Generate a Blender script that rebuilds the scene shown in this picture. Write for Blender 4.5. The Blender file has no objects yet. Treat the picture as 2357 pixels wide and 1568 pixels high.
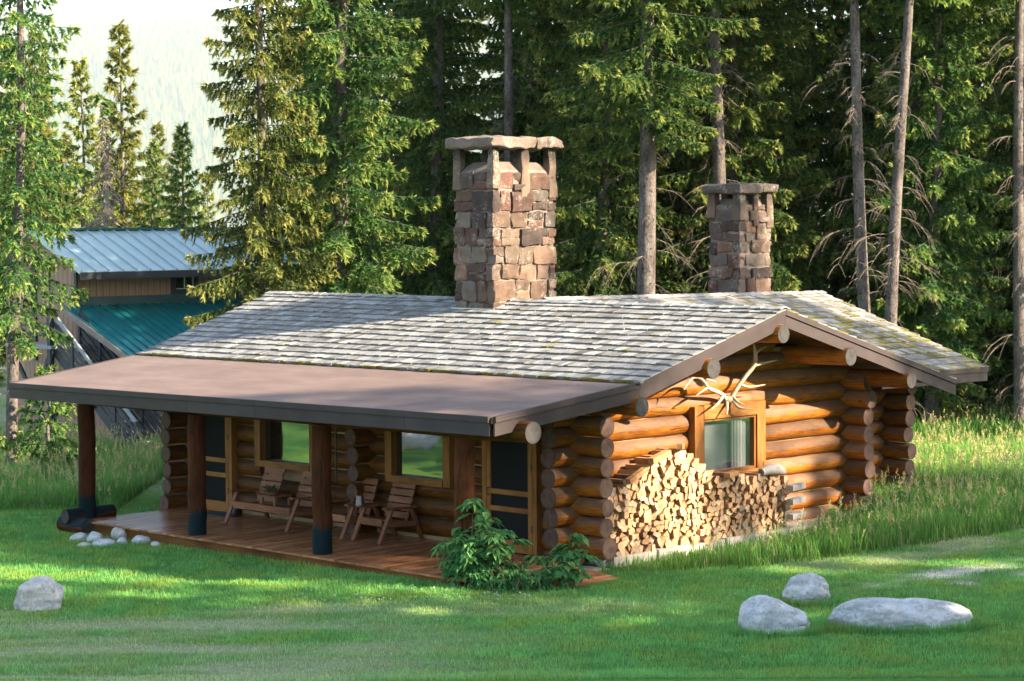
import bpy, bmesh, math, random
import numpy as np
from mathutils import Vector, Matrix, noise

random.seed(7)
RAD = math.radians
scene = bpy.context.scene
COL = scene.collection

# ------------------------------------------------------------------ camera
CAM_P = (22.989, -25.480, 5.476)
CR = Vector((0.71226, 0.70188, -0.00703))
CU = Vector((-0.03071, 0.04117, 0.99868))
CF = Vector((-0.70124, 0.71110, -0.05088))
cam_d = bpy.data.cameras.new('camera')
cam = bpy.data.objects.new('camera', cam_d)
COL.objects.link(cam)
m3 = Matrix((CR, CU, -CF)).transposed()
cam.matrix_world = Matrix.Translation(CAM_P) @ m3.to_4x4()
cam_d.sensor_fit = 'HORIZONTAL'
cam_d.sensor_width = 36
FPX = 4958.7
cam_d.lens = FPX / 2357 * 36
cam_d.clip_start = 0.5
cam_d.clip_end = 60000
cam_d.dof.use_dof = True
cam_d.dof.focus_distance = 37.0
cam_d.dof.aperture_fstop = 3.5
scene.camera = cam

# ------------------------------------------------------------------ light
SUN_AZ, SUN_EL = 24.0, 28.0      # azimuth from +X towards +Y
world = bpy.data.worlds.new('World')
scene.world = world
world.use_nodes = True
wn = world.node_tree.nodes
sky = wn.new('ShaderNodeTexSky')
sky.sky_type = 'NISHITA'
sky.sun_disc = False
sky.sun_elevation = RAD(SUN_EL)
sky.sun_rotation = RAD(90 - SUN_AZ)
sky.air_density = 1.0
sky.dust_density = 1.5
world.node_tree.links.new(sky.outputs[0], wn['Background'].inputs[0])
wn['Background'].inputs[1].default_value = 0.12
sd = bpy.data.lights.new('sun', 'SUN')
sd.energy = 5.0
sd.angle = RAD(0.5)
sd.color = (1.0, 0.83, 0.60)
so = bpy.data.objects.new('sun', sd)
COL.objects.link(so)
sv = Vector((math.cos(RAD(SUN_EL)) * math.cos(RAD(SUN_AZ)), math.cos(RAD(SUN_EL)) * math.sin(RAD(SUN_AZ)), math.sin(RAD(SUN_EL))))
so.rotation_euler = sv.to_track_quat('Z', 'Y').to_euler()
scene.view_settings.view_transform = 'Standard'
scene.view_settings.look = 'None'
scene.view_settings.gamma = 1.0
scene.view_settings.exposure = 2.35
scene.cycles.max_bounces = 6
scene.cycles.diffuse_bounces = 3
scene.cycles.glossy_bounces = 3
scene.cycles.transmission_bounces = 4
scene.cycles.transparent_max_bounces = 8
scene.cycles.caustics_reflective = False
scene.cycles.caustics_refractive = False

# ------------------------------------------------------------------ helpers
def at(x, y, dep):
    d = CF + CR * ((x - 1178.5) / FPX) - CU * ((y - 784) / FPX)
    return Vector(CAM_P) + d * dep

def vnoise(x, y, seed=0):
    x = np.asarray(x, float); y = np.asarray(y, float)
    xi = np.floor(x).astype(np.int64); yi = np.floor(y).astype(np.int64)
    fx = x - xi; fy = y - yi
    fx = fx * fx * (3 - 2 * fx); fy = fy * fy * (3 - 2 * fy)
    def h(a, b):
        n = (a * 374761393 + b * 668265263 + seed * 974711) & 0x7fffffff
        n = ((n ^ (n >> 13)) * 1274126177) & 0x7fffffff
        return ((n ^ (n >> 16)) & 0xffff) / 65535.0
    return (h(xi, yi) * (1 - fx) + h(xi + 1, yi) * fx) * (1 - fy) + (h(xi, yi + 1) * (1 - fx) + h(xi + 1, yi + 1) * fx) * fy

def fbm(x, y, seed=0, o=3):
    s = 0; a = .5
    for i in range(o):
        s = s + a * vnoise(np.asarray(x) * 2 ** i, np.asarray(y) * 2 ** i, seed + i * 7); a *= .5
    return s / (1 - .5 ** o)

def sstep(a, b, x):
    t = np.clip((np.asarray(x, float) - a) / (b - a), 0, 1)
    return t * t * (3 - 2 * t)

def ground_z(x, y):
    x = np.asarray(x, float); y = np.asarray(y, float)
    z = -.26 + .014 * np.clip(x + 12, 0, 10) + .05 * (fbm(x * .25, y * .25, 3) - .5)
    z = z + .02 * np.clip(y - 3, 0, 12) * sstep(-3, 1, x)
    s = (x - CAM_P[0]) * -.7021 + (y - CAM_P[1]) * .7121
    z = z + .15 * np.clip(27 - s, 0, 27) + .0
    z = np.where(s < 0, z - .0 * s, z)
    return z

def gz(x, y):
    return float(ground_z(x, y))

class MB:
    """collects geometry of ONE part"""
    def __init__(self):
        self.v = []; self.f = []; self.m = []; self.c = []; self.uv = []
    def face(self, idx, mat=0, col=(1, 1, 1), uv=None):
        self.f.append(tuple(idx)); self.m.append(mat)
        n = len(idx)
        self.c.append(col if isinstance(col, list) else [col] * n)
        self.uv.append(uv if uv else [(0, 0)] * n)
    def verts(self, vs):
        b = len(self.v); self.v.extend([tuple(v) for v in vs]); return b
    def box(self, c, s, rot=None, mat=0, col=(1, 1, 1), taper=1.0):
        hx, hy, hz = s[0] / 2, s[1] / 2, s[2] / 2
        pts = []
        for dz in (-1, 1):
            k = 1.0 if dz < 0 else taper
            for dx, dy in ((-1, -1), (1, -1), (1, 1), (-1, 1)):
                p = Vector((dx * hx * k, dy * hy * k, dz * hz))
                if rot: p = rot @ p
                pts.append(p + Vector(c))
        self.hexa(pts, mat, col)
    def hexa(self, p, mat=0, col=(1, 1, 1)):
        b = self.verts(p)
        L = [(p[1] - p[0]).length if hasattr(p[0], 'length') else 1]
        p = [Vector(q) for q in p]
        for q in ((3, 2, 1, 0), (4, 5, 6, 7), (0, 1, 5, 4), (1, 2, 6, 5), (2, 3, 7, 6), (3, 0, 4, 7)):
            e1 = (p[q[1]] - p[q[0]]).length; e2 = (p[q[3]] - p[q[0]]).length
            if e1 >= e2: uv = [(0, 0), (e1, 0), (e1, e2), (0, e2)]
            else: uv = [(0, 0), (0, e1), (e2, e1), (e2, 0)]
            off = (p[0].x * 3.1 + p[0].y * 1.7 + p[0].z * 5.3) % 7
            uv = [(u + off, w + off) for u, w in uv]
            self.face([b + i for i in q], mat, col, uv)
    def beam(self, a, b, w, h, mat=0, col=(1, 1, 1), up=(0, 0, 1)):
        a = Vector(a); b = Vector(b); d = (b - a); L = d.length; d.normalize()
        s = d.cross(Vector(up)); s.normalize(); u = s.cross(d)
        pts = []
        for t in (a, b):
            pass
        pts = [a - s * w / 2 - u * h / 2, b - s * w / 2 - u * h / 2, b + s * w / 2 - u * h / 2, a + s * w / 2 - u * h / 2,
               a - s * w / 2 + u * h / 2, b - s * w / 2 + u * h / 2, b + s * w / 2 + u * h / 2, a + s * w / 2 + u * h / 2]
        pts = [pts[i] for i in (0, 3, 2, 1, 4, 7, 6, 5)]
        self.hexa(pts, mat, col)
    def tube(self, pts, rad, n=8, mat=0, col=(1, 1, 1), cap=True, colfn=None, capmat=None, wob=0, seed=0):
        pts = [Vector(p) for p in pts]
        k = len(pts)
        if not hasattr(rad, '__len__'): rad = [rad] * k
        ref = Vector((0, 0, 1))
        t0 = (pts[-1] - pts[0]).normalized()
        if abs(t0.z) > .9: ref = Vector((0, 1, 0))
        base = len(self.v); vlen = 0; us = []
        rnd = random.Random(seed)
        ph = [rnd.random() * 6.28 for _ in range(4)]
        for i in range(k):
            t = (pts[min(i + 1, k - 1)] - pts[max(i - 1, 0)]).normalized()
            s = t.cross(ref).normalized(); u = s.cross(t)
            if i: vlen += (pts[i] - pts[i - 1]).length
            us.append(vlen)
            for j in range(n):
                a = 2 * math.pi * j / n
                r = rad[i]
                if wob: r *= 1 + wob * (math.sin(a * 2 + ph[0] + vlen * .9) + .7 * math.sin(a * 3 + ph[1] - vlen * 1.7)) 
                self.v.append(tuple(pts[i] + s * math.cos(a) * r + u * math.sin(a) * r))
        so_ = rnd.random() * 20
        for i in range(k - 1):
            for j in range(n):
                j2 = (j + 1) % n
                q = (base + i * n + j, base + i * n + j2, base + (i + 1) * n + j2, base + (i + 1) * n + j)
                circ = rad[i] * 2 * math.pi / n
                uv = [(us[i] + so_, j * circ), (us[i] + so_, (j + 1) * circ), (us[i + 1] + so_, (j + 1) * circ), (us[i + 1] + so_, j * circ)]
                if colfn:
                    c = [colfn(2 * math.pi * j / n, us[i]), colfn(2 * math.pi * (j + 1) / n, us[i]), colfn(2 * math.pi * (j + 1) / n, us[i + 1]), colfn(2 * math.pi * j / n, us[i + 1])]
                else: c = col
                self.face(q, mat, c, uv)
        if cap:
            cm = mat if capmat is None else capmat
            for i, rev in ((0, False), (k - 1, True)):
                idx = [self.verts([self.v[base + i * n + j]]) for j in range(n)]
                uv = [(math.cos(2 * math.pi * j / n) * rad[i] + so_, math.sin(2 * math.pi * j / n) * rad[i] + so_) for j in range(n)]
                cb = self.verts([pts[i]])
                for j in range(n):
                    j2 = (j + 1) % n
                    tri = (idx[j], idx[j2], cb) if rev else (idx[j2], idx[j], cb)
                    rc = [(1, rnd.random() * .0 + .5, so_ % 1)] * 2 + [(0, .5, so_ % 1)]
                    self.face(tri, cm, rc, [(0, 0)] * 3)
    def build(self, name, mats, parent=None, smooth=False, loc=None):
        me = bpy.data.meshes.new(name)
        me.from_pydata(self.v, [], self.f)
        if not isinstance(mats, (list, tuple)): mats = [mats]
        for m in mats: me.materials.append(m)
        me.polygons.foreach_set('material_index', self.m)
        if smooth: me.polygons.foreach_set('use_smooth', [True] * len(self.f))
        ca = me.color_attributes.new('Col', 'FLOAT_COLOR', 'CORNER')
        flat = []
        for cl in self.c:
            for c in cl: flat.extend((c[0], c[1], c[2], 1.0))
        ca.data.foreach_set('color', flat)
        uvl = me.uv_layers.new(name='UVMap')
        fu = []
        for ul in self.uv:
            for u in ul: fu.extend(u)
        uvl.data.foreach_set('uv', fu)
        me.update()
        o = bpy.data.objects.new(name, me)
        COL.objects.link(o)
        if parent is not None: o.parent = parent
        if loc is not None: o.location = loc
        return o

def mesh_np(name, V, F, C, mat, parent=None, smooth=False):
    me = bpy.data.meshes.new(name)
    me.from_pydata(V, [], F)
    me.materials.append(mat)
    ca = me.color_attributes.new('Col', 'FLOAT_COLOR', 'POINT')
    c4 = np.ones((len(V), 4), np.float32); c4[:, :3] = C
    ca.data.foreach_set('color', c4.ravel())
    if smooth: me.polygons.foreach_set('use_smooth', np.ones(len(F), bool))
    me.update()
    o = bpy.data.objects.new(name, me)
    COL.objects.link(o)
    if parent is not None: o.parent = parent
    return o

def thing(name, label, cat, loc=(0, 0, 0), rz=0, group=None):
    o = bpy.data.objects.new(name, None)
    COL.objects.link(o)
    o.location = loc; o.rotation_euler = (0, 0, rz)
    o.empty_display_size = .2
    o['label'] = label; o['category'] = cat
    if group: o['group'] = group
    return o

def tag(o, label, cat, group=None):
    o['label'] = label; o['category'] = cat
    if group: o['group'] = group
    return o

# ------------------------------------------------------------------ materials
def newmat(name):
    m = bpy.data.materials.new(name); m.use_nodes = True
    nt = m.node_tree
    b = nt.nodes['Principled BSDF']
    return m, nt, b

def N(nt, t, **kw):
    n = nt.nodes.new('ShaderNode' + t)
    for k, v in kw.items():
        if k.startswith('i_'):
            key = k[2:]
            key = int(key) if key.isdigit() else key.replace('_', ' ')
            n.inputs[key].default_value = v
        else: setattr(n, k, v)
    return n

def LK(nt, a, b): nt.links.new(a, b)

def ramp(nt, fac, stops):
    r = N(nt, 'ValToRGB')
    el = r.color_ramp.elements
    while len(el) < len(stops): el.new(.5)
    for e, (p, c) in zip(el, stops):
        e.position = p; e.color = (c[0], c[1], c[2], 1)
    LK(nt, fac, r.inputs[0]); return r.outputs[0]

def mixc(nt, fac, a, b, mode='MIX'):
    n = N(nt, 'Mix', data_type='RGBA', blend_type=mode)
    for sock, v in ((n.inputs['Factor'], fac), (n.inputs['A'], a), (n.inputs['B'], b)):
        pass
    for i, v in ((0, fac), (6, a), (7, b)):
        if hasattr(v, 'is_linked') or hasattr(v, 'links'): LK(nt, v, n.inputs[i])
        elif isinstance(v, (int, float)): n.inputs[i].default_value = v
        else: n.inputs[i].default_value = (v[0], v[1], v[2], 1)
    return n.outputs[2]

def math_(nt, op, a, b=None, clamp=False):
    n = N(nt, 'Math', operation=op, use_clamp=clamp)
    for i, v in ((0, a), (1, b)):
        if v is None: continue
        if isinstance(v, (int, float)): n.inputs[i].default_value = v
        else: LK(nt, v, n.inputs[i])
    return n.outputs[0]

def noise_(nt, vec, scale, detail=4, rough=.6, scl=None):
    if scl:
        mp = N(nt, 'Mapping'); LK(nt, vec, mp.inputs[0]); mp.inputs['Scale'].default_value = scl
        vec = mp.outputs[0]
    n = N(nt, 'TexNoise'); n.inputs['Scale'].default_value = scale; n.inputs['Detail'].default_value = detail
    n.inputs['Roughness'].default_value = rough
    LK(nt, vec, n.inputs['Vector']); return n.outputs[0]

def bump_(nt, b, h, strength=.3, dist=.02):
    n = N(nt, 'Bump'); n.inputs['Strength'].default_value = strength; n.inputs['Distance'].default_value = dist
    LK(nt, h, n.inputs['Height']); LK(nt, n.outputs[0], b.inputs['Normal'])

def col_attr(nt):
    a = N(nt, 'Attribute', attribute_name='Col'); return a
def sep(nt, c):
    s = N(nt, 'SeparateColor'); LK(nt, c, s.inputs[0]); return s.outputs

def m_wood(name, dark, mid, light, weather=None, rough=.55, scl=(1.2, 14, 1), coat=0.0, knots=True, weather_amt=1.0, spec=.14):
    """stained wood with grain along U; Col.r = weathering, Col.g = tint"""
    m, nt, b = newmat(name)
    tc = N(nt, 'TexCoord').outputs['UV']
    g = noise_(nt, tc, 3.0, 6, .65, scl)
    big = noise_(nt, tc, .8, 3, .5, (1, 2.5, 1))
    f = math_(nt, 'ADD', math_(nt, 'MULTIPLY', g, .65), math_(nt, 'MULTIPLY', big, .35))
    c = ramp(nt, f, [(.33, dark), (.5, mid), (.68, light)])
    if knots:
        mp = N(nt, 'Mapping'); LK(nt, tc, mp.inputs[0]); mp.inputs['Scale'].default_value = (1.6, 4.0, 1)
        vo = N(nt, 'TexVoronoi'); vo.inputs['Scale'].default_value = 1.0; LK(nt, mp.outputs[0], vo.inputs['Vector'])
        k = ramp(nt, vo.outputs['Distance'], [(.05, (1, 1, 1)), (.11, (0, 0, 0))])
        c = mixc(nt, math_(nt, 'MULTIPLY', k, .75), c, tuple(x * .3 for x in dark))
    ck = noise_(nt, tc, 1.0, 3, .5, (.9, 22, 1))
    c = mixc(nt, math_(nt, 'MULTIPLY', ramp(nt, ck, [(.60, (0, 0, 0)), (.66, (1, 1, 1))]), .6 if weather else .25), c, tuple(x * .3 for x in dark))
    a = col_attr(nt); r, g_, bl = sep(nt, a.outputs[0])
    if weather:
        wnz = noise_(nt, tc, 2.2, 4, .6, (1.0, 6, 1))
        wv = math_(nt, 'ADD', r, math_(nt, 'MULTIPLY', math_(nt, 'SUBTRACT', wnz, .5), 1.1))
        wf = ramp(nt, wv, [(.40, (0, 0, 0)), (.62, (1, 1, 1))])
        c = mixc(nt, math_(nt, 'MULTIPLY', wf, weather_amt), c, mixc(nt, g, weather, tuple(x * 1.6 for x in weather)))
    c = mixc(nt, 1.0, c, mixc(nt, g_, (.58, .54, .5), (1.3, 1.27, 1.2)), 'MULTIPLY')
    bl_ = noise_(nt, tc, 1.3, 4, .6, (.8, 1.6, 1))
    c = mixc(nt, 1.0, c, ramp(nt, bl_, [(.32, (.55, .5, .46)), (.5, (1, 1, 1)), (.7, (1.12, 1.12, 1.1))]), 'MULTIPLY')
    LK(nt, c, b.inputs['Base Color'])
    b.inputs['Roughness'].default_value = rough
    b.inputs['Specular IOR Level'].default_value = spec
    b.inputs['Coat Weight'].default_value = coat
    b.inputs['Coat Roughness'].default_value = .3
    bump_(nt, b, f, .35, .015)
    return m

def m_endgrain(name, dark, light):
    m, nt, b = newmat(name)
    a = col_attr(nt); r, g, bl = sep(nt, a.outputs[0])
    tc = N(nt, 'TexCoord').outputs['Object']
    nz = noise_(nt, tc, 9, 3)
    v = math_(nt, 'ADD', r, math_(nt, 'MULTIPLY', nz, .12))
    w = math_(nt, 'SINE', math_(nt, 'MULTIPLY', v, 46.0))
    f = math_(nt, 'ADD', math_(nt, 'MULTIPLY', w, .16), nz)
    c = ramp(nt, f, [(.3, dark), (.65, light)])
    edge = ramp(nt, r, [(.86, (0, 0, 0)), (.97, (1, 1, 1))])
    c = mixc(nt, math_(nt, 'MULTIPLY', edge, .6), c, tuple(x * .35 for x in dark))
    core = ramp(nt, v, [(.06, (1, 1, 1)), (.16, (0, 0, 0))])
    c = mixc(nt, math_(nt, 'MULTIPLY', core, .5), c, tuple(x * .35 for x in dark))
    LK(nt, c, b.inputs['Base Color']); b.inputs['Roughness'].default_value = .85
    bump_(nt, b, f, .3, .01)
    return m

def m_plain(name, col, rough=.6, var=.25, scale=3, metal=0, bump=0.1, obj=True, spec=.5):
    m, nt, b = newmat(name)
    tc = N(nt, 'TexCoord').outputs['Object']
    nz = noise_(nt, tc, scale, 5, .6)
    c = ramp(nt, nz, [(.25, tuple(x * (1 - var) for x in col)), (.75, tuple(min(1, x * (1 + var)) for x in col))])
    a = col_attr(nt)
    c = mixc(nt, 1.0, c, a.outputs[0], 'MULTIPLY')
    LK(nt, c, b.inputs['Base Color'])
    b.inputs['Roughness'].default_value = rough; b.inputs['Metallic'].default_value = metal
    b.inputs['Specular IOR Level'].default_value = spec
    if bump: bump_(nt, b, noise_(nt, tc, scale * 6, 4), bump, .01)
    return m

M_LOG = m_wood('log_stain', (.10, .028, .004), (.27, .095, .010), (.46, .19, .024), weather=(.105, .075, .06), rough=.58, coat=.0, weather_amt=.74)
M_LOG_SHADE = m_wood('porch_shade_log', (.03, .010, .002), (.12, .045, .006), (.26, .11, .015), weather=(.075, .045, .028), rough=.6, weather_amt=.55)  # log stain copied darker; the porch shade is put into its colour
M_POST = m_wood('post_stain', (.03, .010, .004), (.07, .024, .010), (.13, .046, .018), weather=(.006, .017, .022), rough=.7, spec=.06)
M_TRIM = m_wood('trim_wood', (.14, .055, .015), (.25, .11, .03), (.34, .165, .05), rough=.5, knots=True)
M_END = m_endgrain('log_end', (.045, .024, .017), (.125, .068, .048))
M_GREYEND = m_endgrain('grey_log_end', (.012, .0115, .0115), (.05, .046, .044))
M_DECK = m_wood('deck_stain', (.20, .085, .04), (.34, .155, .075), (.46, .235, .12), rough=.24, knots=False, scl=(.8, 10, 1), spec=.4)
M_BENCH = m_wood('bench_wood', (.11, .045, .025), (.20, .085, .045), (.29, .14, .08), rough=.5, knots=False)
M_SHAKE = m_wood('cedar_shake', (.115, .122, .13), (.215, .222, .23), (.35, .355, .355), weather=(.12, .11, .02), rough=.75, knots=False, scl=(9, 1.2, 1))
M_SOFFIT = m_wood('soffit_board', (.14, .05, .012), (.22, .09, .022), (.30, .13, .035), rough=.6)
M_CHINK = m_plain('chinking', (.33, .24, .13), .9, .2, 8)
M_DARK = m_plain('dark_interior', (.006, .006, .006), .9, .1, spec=.05)
M_FASCIA = m_plain('fascia_paint', (.050, .039, .039), .6, .2, 2, spec=.15)
M_ROLL, nt, b = newmat('rolled_roofing')
tc = N(nt, 'TexCoord').outputs['Object']
n1 = noise_(nt, tc, .7, 5, .65, (1, 2.2, 1)); n2 = noise_(nt, tc, 60, 3, .7); n3 = noise_(nt, tc, 5, 5, .7)
c = ramp(nt, n1, [(.3, (.115, .075, .060)), (.55, (.155, .104, .085)), (.75, (.195, .138, .115))])
c = mixc(nt, 1.0, c, ramp(nt, n2, [(.3, (.75, .74, .73)), (.7, (1.2, 1.2, 1.2))]), 'MULTIPLY')
sx = N(nt, 'SeparateXYZ'); LK(nt, tc, sx.inputs[0])
lap = math_(nt, 'FRACT', math_(nt, 'MULTIPLY', math_(nt, 'ADD', sx.outputs[1], math_(nt, 'MULTIPLY', n1, .03)), 1.05))
c = mixc(nt, math_(nt, 'MULTIPLY', ramp(nt, lap, [(0, (1, 1, 1)), (.015, (1, 1, 1)), (.03, (0, 0, 0))]), .45), c, (.06, .04, .035))
c = mixc(nt, math_(nt, 'MULTIPLY', ramp(nt, n3, [(.58, (0, 0, 0)), (.7, (1, 1, 1))]), .3), c, (.09, .075, .06))
LK(nt, c, b.inputs['Base Color']); b.inputs['Roughness'].default_value = .75; bump_(nt, b, n2, .3, .01)
M_STONE = None
M_MORTAR = m_plain('mortar', (.17, .135, .11), .95, .25, 6, bump=.4)
M_CONC = m_plain('foundation_concrete', (.36, .33, .29), .95, .3, 4, bump=.4)
M_SCREEN = m_plain('screen_mesh', (.011, .013, .014), .8, .1, spec=.1)
M_BLACK = m_plain('black_iron', (.015, .015, .016), .5, .1)
M_TIN = m_plain('tin', (.16, .14, .15), .35, .1, metal=.6)
M_MAT = m_plain('rubber_mat', (.02, .035, .05), .8)
M_BAG = m_plain('bag', (.05, .06, .08), .6, .4, 14)
M_FLASH = m_plain('flashing', (.45, .45, .42), .4, .1, metal=.7)
M_CURT = m_plain('curtain', (.62, .64, .62), .9, .06)
M_ANT = m_plain('antler', (.42, .34, .25), .6, .25, 8)

def m_stone(name, tintmode=True):
    m, nt, b = newmat(name)
    tc = N(nt, 'TexCoord').outputs['Object']
    n1 = noise_(nt, tc, 4, 6, .7); n2 = noise_(nt, tc, 22, 4, .6); n3 = noise_(nt, tc, 2.0, 4, .6)
    a = col_attr(nt); 
    v = ramp(nt, n1, [(.25, (.62, .6, .58)), (.6, (1.05, 1.02, 1.0)), (.8, (1.35, 1.28, 1.2))])
    c = mixc(nt, 1.0, a.outputs[0], v, 'MULTIPLY')
    lich = ramp(nt, math_(nt, 'ADD', math_(nt, 'MULTIPLY', n3, .6), math_(nt, 'MULTIPLY', n2, .4)), [(.54, (0, 0, 0)), (.62, (1, 1, 1))])
    c = mixc(nt, math_(nt, 'MULTIPLY', lich, .45), c, (.33, .31, .27))
    spk = ramp(nt, n2, [(.3, (1, 1, 1)), (.38, (0, 0, 0))])
    c = mixc(nt, math_(nt, 'MULTIPLY', spk, .5), c, (.05, .035, .03))
    LK(nt, c, b.inputs['Base Color']); b.inputs['Roughness'].default_value = .9
    bump_(nt, b, math_(nt, 'ADD', n1, math_(nt, 'MULTIPLY', n2, .4)), .7, .03)
    return m
M_STONE = m_stone('sandstone')

def m_boulder(name, base, lich):
    m, nt, b = newmat(name)
    tc = N(nt, 'TexCoord').outputs['Object']
    n1 = noise_(nt, tc, 3, 7, .7); n2 = noise_(nt, tc, 14, 5, .7); n3 = noise_(nt, tc, 2.2, 4, .5, (1, 1, 5))
    c = ramp(nt, n1, [(.3, tuple(x * .55 for x in base)), (.5, base), (.72, tuple(min(.8, x * 1.35) for x in base))])
    l = ramp(nt, math_(nt, 'ADD', math_(nt, 'MULTIPLY', n2, .5), math_(nt, 'MULTIPLY', n3, .5)), [(.48, (0, 0, 0)), (.56, (1, 1, 1))])
    c = mixc(nt, math_(nt, 'MULTIPLY', l, .7), c, lich)
    d = ramp(nt, n2, [(.30, (1, 1, 1)), (.42, (0, 0, 0))])
    c = mixc(nt, math_(nt, 'MULTIPLY', d, .7), c, (.07, .075, .07))
    LK(nt, c, b.inputs['Base Color']); b.inputs['Roughness'].default_value = .9
    bump_(nt, b, math_(nt, 'ADD', n1, math_(nt, 'MULTIPLY', n2, .5)), .6, .04)
    return m
M_BOULD = m_boulder('granite_pale', (.50, .505, .50), (.25, .26, .255))
M_BOULD2 = m_boulder('granite_warm', (.48, .45, .41), (.24, .25, .24))

def m_glass(name, gloss=.45, dark=(.01, .012, .012), transp=0.0, tint=(.9, .95, 1)):
    m = bpy.data.materials.new(name); m.use_nodes = True; nt = m.node_tree
    nt.nodes.remove(nt.nodes['Principled BSDF'])
    out = nt.nodes['Material Output']
    g = N(nt, 'BsdfGlossy'); g.inputs['Roughness'].default_value = .03; g.inputs['Color'].default_value = (*tint, 1)
    tc = N(nt, 'TexCoord').outputs['Object']
    nz = noise_(nt, tc, 1.3, 2)
    bm = N(nt, 'Bump'); bm.inputs['Strength'].default_value = .06; bm.inputs['Distance'].default_value = .03
    LK(nt, nz, bm.inputs['Height']); LK(nt, bm.outputs[0], g.inputs['Normal'])
    if transp: d = N(nt, 'BsdfTransparent'); d.inputs[0].default_value = (transp, transp, transp, 1)
    else: d = N(nt, 'BsdfDiffuse'); d.inputs[0].default_value = (*dark, 1)
    mx = N(nt, 'MixShader'); mx.inputs[0].default_value = gloss
    LK(nt, d.outputs[0], mx.inputs[1]); LK(nt, g.outputs[0], mx.inputs[2]); LK(nt, mx.outputs[0], out.inputs[0])
    return m
M_PANE = m_glass('porch_pane', .32)
M_GPANE = m_glass('gable_pane', .2, transp=.97, tint=(.8, .9, 1))
M_BLIND = m_plain('sheer_blind', (.20, .225, .235), .9, .1)

def m_leaf(name, stops, transl=.35, rough=.6, use_fac=True, hue=.06):
    """Col.r selects from ramp; per-object variation"""
    m = bpy.data.materials.new(name); m.use_nodes = True; nt = m.node_tree
    nt.nodes.remove(nt.nodes['Principled BSDF'])
    out = nt.nodes['Material Output']
    a = col_attr(nt)
    if use_fac:
        r, g, bl = sep(nt, a.outputs[0]); c = ramp(nt, r, stops)
    else: c = a.outputs[0]
    oi = N(nt, 'ObjectInfo')
    hs = N(nt, 'HueSaturation')
    LK(nt, math_(nt, 'ADD', math_(nt, 'MULTIPLY', math_(nt, 'SUBTRACT', oi.outputs['Random'], .5), hue), .5), hs.inputs['Hue'])
    LK(nt, math_(nt, 'ADD', math_(nt, 'MULTIPLY', oi.outputs['Random'], .4), .8), hs.inputs['Value'])
    LK(nt, c, hs.inputs['Color']); c = hs.outputs[0]
    d = N(nt, 'BsdfDiffuse'); t = N(nt, 'BsdfTranslucent')
    LK(nt, c, d.inputs[0]); LK(nt, c, t.inputs[0])
    mx = N(nt, 'MixShader'); mx.inputs[0].default_value = transl
    LK(nt, d.outputs[0], mx.inputs[1]); LK(nt, t.outputs[0], mx.inputs[2])
    LK(nt, mx.outputs[0], out.inputs[0])
    return m
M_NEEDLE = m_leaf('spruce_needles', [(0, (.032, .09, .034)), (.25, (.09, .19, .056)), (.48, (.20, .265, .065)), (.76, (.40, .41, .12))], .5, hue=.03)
M_NEEDLE_SUNLIT = m_leaf('sunlit_spruce_needles', [(0, (.035, .085, .028)), (.22, (.12, .185, .05)), (.44, (.30, .32, .085)), (.7, (.52, .50, .17))], .5, hue=.02)  # needle copy with yellower tips; sunlight on one spruce is put into the colour
M_NEEDLE_FARLIT = m_leaf('sunlit_far_needles', [(0, (.12, .15, .04)), (.45, (.21, .225, .06)), (.8, (.33, .31, .09)), (1, (.42, .38, .13))], .45, hue=.03)  # far needles paled and yellowed; sun and haze are put into the colour
M_DEADTWIG = m_plain('dead_twig', (.17, .135, .11), .9, .3, 5, bump=0)
M_GRASS = m_leaf('grass_blades', None, .4, use_fac=False, hue=0)
M_SHRUB = m_leaf('shrub_leaves', [(0, (.045, .15, .055)), (.5, (.09, .25, .08)), (1, (.30, .42, .12))], .35, hue=.02)
M_STEM = m_plain('shrub_stem', (.12, .10, .05), .8, .2)

def m_bark(name, base, dark, lichen):
    m, nt, b = newmat(name)
    tc = N(nt, 'TexCoord').outputs['Object']
    n1 = noise_(nt, tc, 5, 6, .7, (1, 1, .35)); n2 = noise_(nt, tc, 26, 4, .7, (1, 1, .6)); n3 = noise_(nt, tc, 1.1, 3)
    f = math_(nt, 'ADD', math_(nt, 'MULTIPLY', n1, .5), math_(nt, 'MULTIPLY', n2, .5))
    c = ramp(nt, f, [(.36, dark), (.5, base), (.64, lichen)])
    c = mixc(nt, math_(nt, 'MULTIPLY', ramp(nt, n3, [(.45, (0, 0, 0)), (.65, (1, 1, 1))]), .4), c, dark)
    vo = N(nt, 'TexVoronoi'); vo.inputs['Scale'].default_value = 5
    LK(nt, tc, vo.inputs['Vector'])
    k = ramp(nt, vo.outputs['Distance'], [(.12, (1, 1, 1)), (.2, (0, 0, 0))])
    c = mixc(nt, math_(nt, 'MULTIPLY', k, .7), c, tuple(x * .35 for x in dark))
    LK(nt, c, b.inputs['Base Color']); b.inputs['Roughness'].default_value = .95
    b.inputs['Specular IOR Level'].default_value = .2
    bump_(nt, b, f, .9, .04)
    return m
M_BARK = m_bark('spruce_bark', (.12, .10, .092), (.035, .027, .024), (.22, .20, .19))
M_BARK_PALE = m_bark('pale_bark', (.24, .21, .19), (.09, .07, .06), (.36, .33, .31))

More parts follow.
